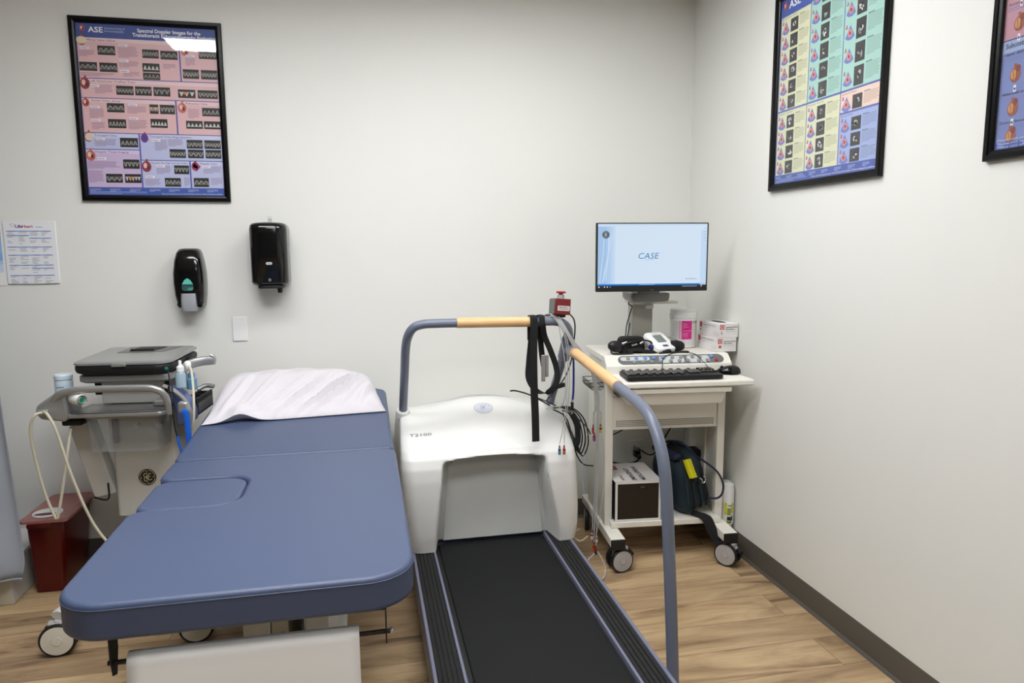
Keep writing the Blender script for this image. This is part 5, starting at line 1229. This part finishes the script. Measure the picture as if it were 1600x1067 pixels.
def us_items():
    m_gelw = M('pale_blue_canister', (196, 214, 228), .35); m_gel = M('blue_gel_bottle', (96, 150, 186), .2, alpha=.85); m_clrb = M('clear_gel_bottle', (176, 200, 210), .15, alpha=.7)
    t = thing('wipes_tub', 'pale blue and white round tub standing in the left holder of the ultrasound cart', 'tub', uw(-.272, -.085, .882))
    obj('tub', MB().lathe([(.030, 0), (.034, .004), (.034, .082), (.031, .088)]), m_gelw, t)
    obj('tub_lid', MB().lathe([(.0315, .0882), (.035, .090), (.035, .106), (.031, .1115), (.001, .1125)]), M('ice_blue_lid', (206, 222, 232), .3), t)
    obj('tub_holder', MB().lathe([(.038, -.015), (.041, -.012), (.041, .014), (.037, .014), (.037, -.004), (.001, -.004)]).box(.03, .08, -.01, .01, -.012, -.002), m_blackm, t)
    F = Flat((0, 0, 0), (1, 0, 0), (0, 0, 1), .0002); F.text('WIPES', .0, .055, .008, (50, 60, 80), 'c', k=1, width=.032)
    F.V = [Vector(((.0345-v.y)*math.cos(v.x/.0345-PI/2-.1), (.0345-v.y)*math.sin(v.x/.0345-PI/2-.1), v.z)) for v in F.V]; F.build('label', m_label, t)
    t = thing('tape_roll', 'small white roll with green core facing out at the left grip of the ultrasound cart', 'tape roll', uw(-.140, -.262, .918), UR+math.radians(52))
    obj('roll', MB().lathe([(.0195, -.032), (.0215, -.028), (.0215, .028), (.0195, .032), (.012, .032), (.012, -.032)], (0, 0, 0), 'Y', 32, cap=False), m_white, t)
    obj('core', MB().lathe([(.0118, -.030), (.0118, .03), (.007, .03), (.007, -.030)], (0, 0, 0), 'Y', 24), M('green_core', (40, 140, 100), .4), t)
    for i, (x, y, m_, lab) in enumerate(((.214, -.135, m_clrb, 'clear gel squeeze bottle with white cap, left one at the right of the ultrasound console'), (.242, -.09, m_gel, 'blue gel squeeze bottle, right one of the pair beside the ultrasound console'))):
        t = thing('gel_bottle', lab, 'bottle', uw(x, y, .930 if not i else .915), UR, None)
        s_ = 1.35 if i == 0 else 1.0
        obj('bottle', MB().lathe([(.018, 0), (.021, .003), (.021, .042*s_), (.0145, .05*s_), (.009, .054*s_)]), m_, t)
        obj('cap', MB().lathe([(.0148, .0545*s_-.004), (.0148, .066*s_), (.009, .069*s_), (.006, .074*s_), (.006, .084*s_), (.0035, .086*s_)]), m_white if not i else m_gel, t)
us_items()

# ------------------------------------------------------------------ sharps container, left corner
def sharps():
    t = thing('sharps_container', 'dark red sharps container with translucent lid on the floor, left of the ultrasound cart', 'sharps container')
    zt = .345
    # plan corners at floor and at the rim
    def ring(z, f): 
        x0, x1 = -1.462-.008*f, -1.345+.030*f; y0, y1 = 3.325-.022*f, 3.60+.03*f
        return [(x, y, z) for x, y in rrect(x0, x1, y0, y1, .018, 4)]
    obj('bin', MB().loft([ring(0.002, 0), ring(.012, .03), ring(.30, .86), ring(.301, .93), ring(zt-.012, 1.0)]), m_red, t, bevel=.001, angle=50)
    r0 = rrect(-1.488, -1.296, 3.285, 3.640, .022, 5)
    ins = rrect(-1.476, -1.308, 3.297, 3.628, .018, 5)
    lid = obj('lid', MB().loft([[(x, y, zt-.012) for x, y in r0], [(x, y, zt) for x, y in r0], [(x, y, zt+.006) for x, y in ins], [(x, y, zt+.002) for x, y in rrect(-1.468, -1.316, 3.305, 3.62, .014, 5)]]), m_redlid, t, angle=30)
    n = 28; e = lambda rx, ry: [(-1.405+rx*math.cos(2*PI*k/n), 3.375+ry*math.sin(2*PI*k/n)) for k in range(n)]
    obj('opening_ring', MB().loft([[(x, y, zt+.0025) for x, y in e(.060, .058)], [(x, y, zt+.0065) for x, y in e(.058, .056)]]), m_white, lid)
    obj('opening', MB().loft([[(x, y-.026, zt+.0067) for x, y in e(.044, .017)], [(x, y-.026, zt+.0072) for x, y in e(.044, .017)]]), m_red, lid)
    for y in (3.36, 3.45, 3.54): obj('snap_tab', MB().box(-1.300, -1.290, y-.012, y+.012, zt-.006, zt+.003), m_redlid, lid, bevel=.002)
    obj('front_tab', MB().box(-1.455, -1.36, 3.279, 3.286, zt-.03, zt-.013), m_red, t, bevel=.003)
    settle(t, (-1.4, 3.46, 0))
sharps()

# ------------------------------------------------------------------ low platform and the hanging cloth at the left edge
def left_edge():
    t = thing('low_platform', 'low beige box with white top on the floor, left of the sharps container', 'platform')
    obj('body', MB().box(-2.4, -1.513, 3.235, 3.650, 0.0, .177), m_board, t, bevel=.003)
    obj('top_board', MB().box(-2.4, -1.511, 3.233, 3.650, .1775, .187), m_whitec, t, bevel=.002)
    obj('side_skirt', MB().box(-1.5125, -1.509, 3.236, 3.650, .004, .177), m_usgrey, t)
    settle(t, (-1.95, 3.44, 0))
    t = thing('curtain', 'grey-blue hanging cloth curtain cut off by the left edge of the photo', 'curtain')
    def fn(u, v):
        z = .165+v*2.15; edge = -1.436-.06*max(0, .03-v)/.03*.3-.022*min(1, v/.36)-.55*max(0, v-.36)
        edge -= .018*max(0, .05-v)*20*0
        w_ = 1.15; x = edge-w_*(1-u)
        y = 3.175+.022*math.sin(u*46+1.2*math.sin(v*3))*(1-.3*v)+.010*math.sin(u*19+v*4)+.016*(1-v)*math.sin(v*9+u*14)*.5
        return (x, y, z+.012*math.sin(u*23)*max(0, 1-v*6)-.03*u*max(0, 1-v*8))
    obj('cloth', MB().grid(fn, 140, 70), m_curtain, t, solid=.0015)
    obj('hem', MB().tube([fn(i/60, .0) for i in range(61)], .0035, 6), m_curtain, t)
    obj('curtain_rail', MB().box(-3.0, -1.85, 3.16, 3.19, 2.32, 2.345), m_silver, t, bevel=.003)
    for x in (-2.9, -1.95): obj('rail_hanger', MB().cyl((x, 3.175, 2.345), (x, 3.175, CEIL-.001), .006), m_silver, t)
    settle(t, (-2.2, 3.175, .165))
left_edge()
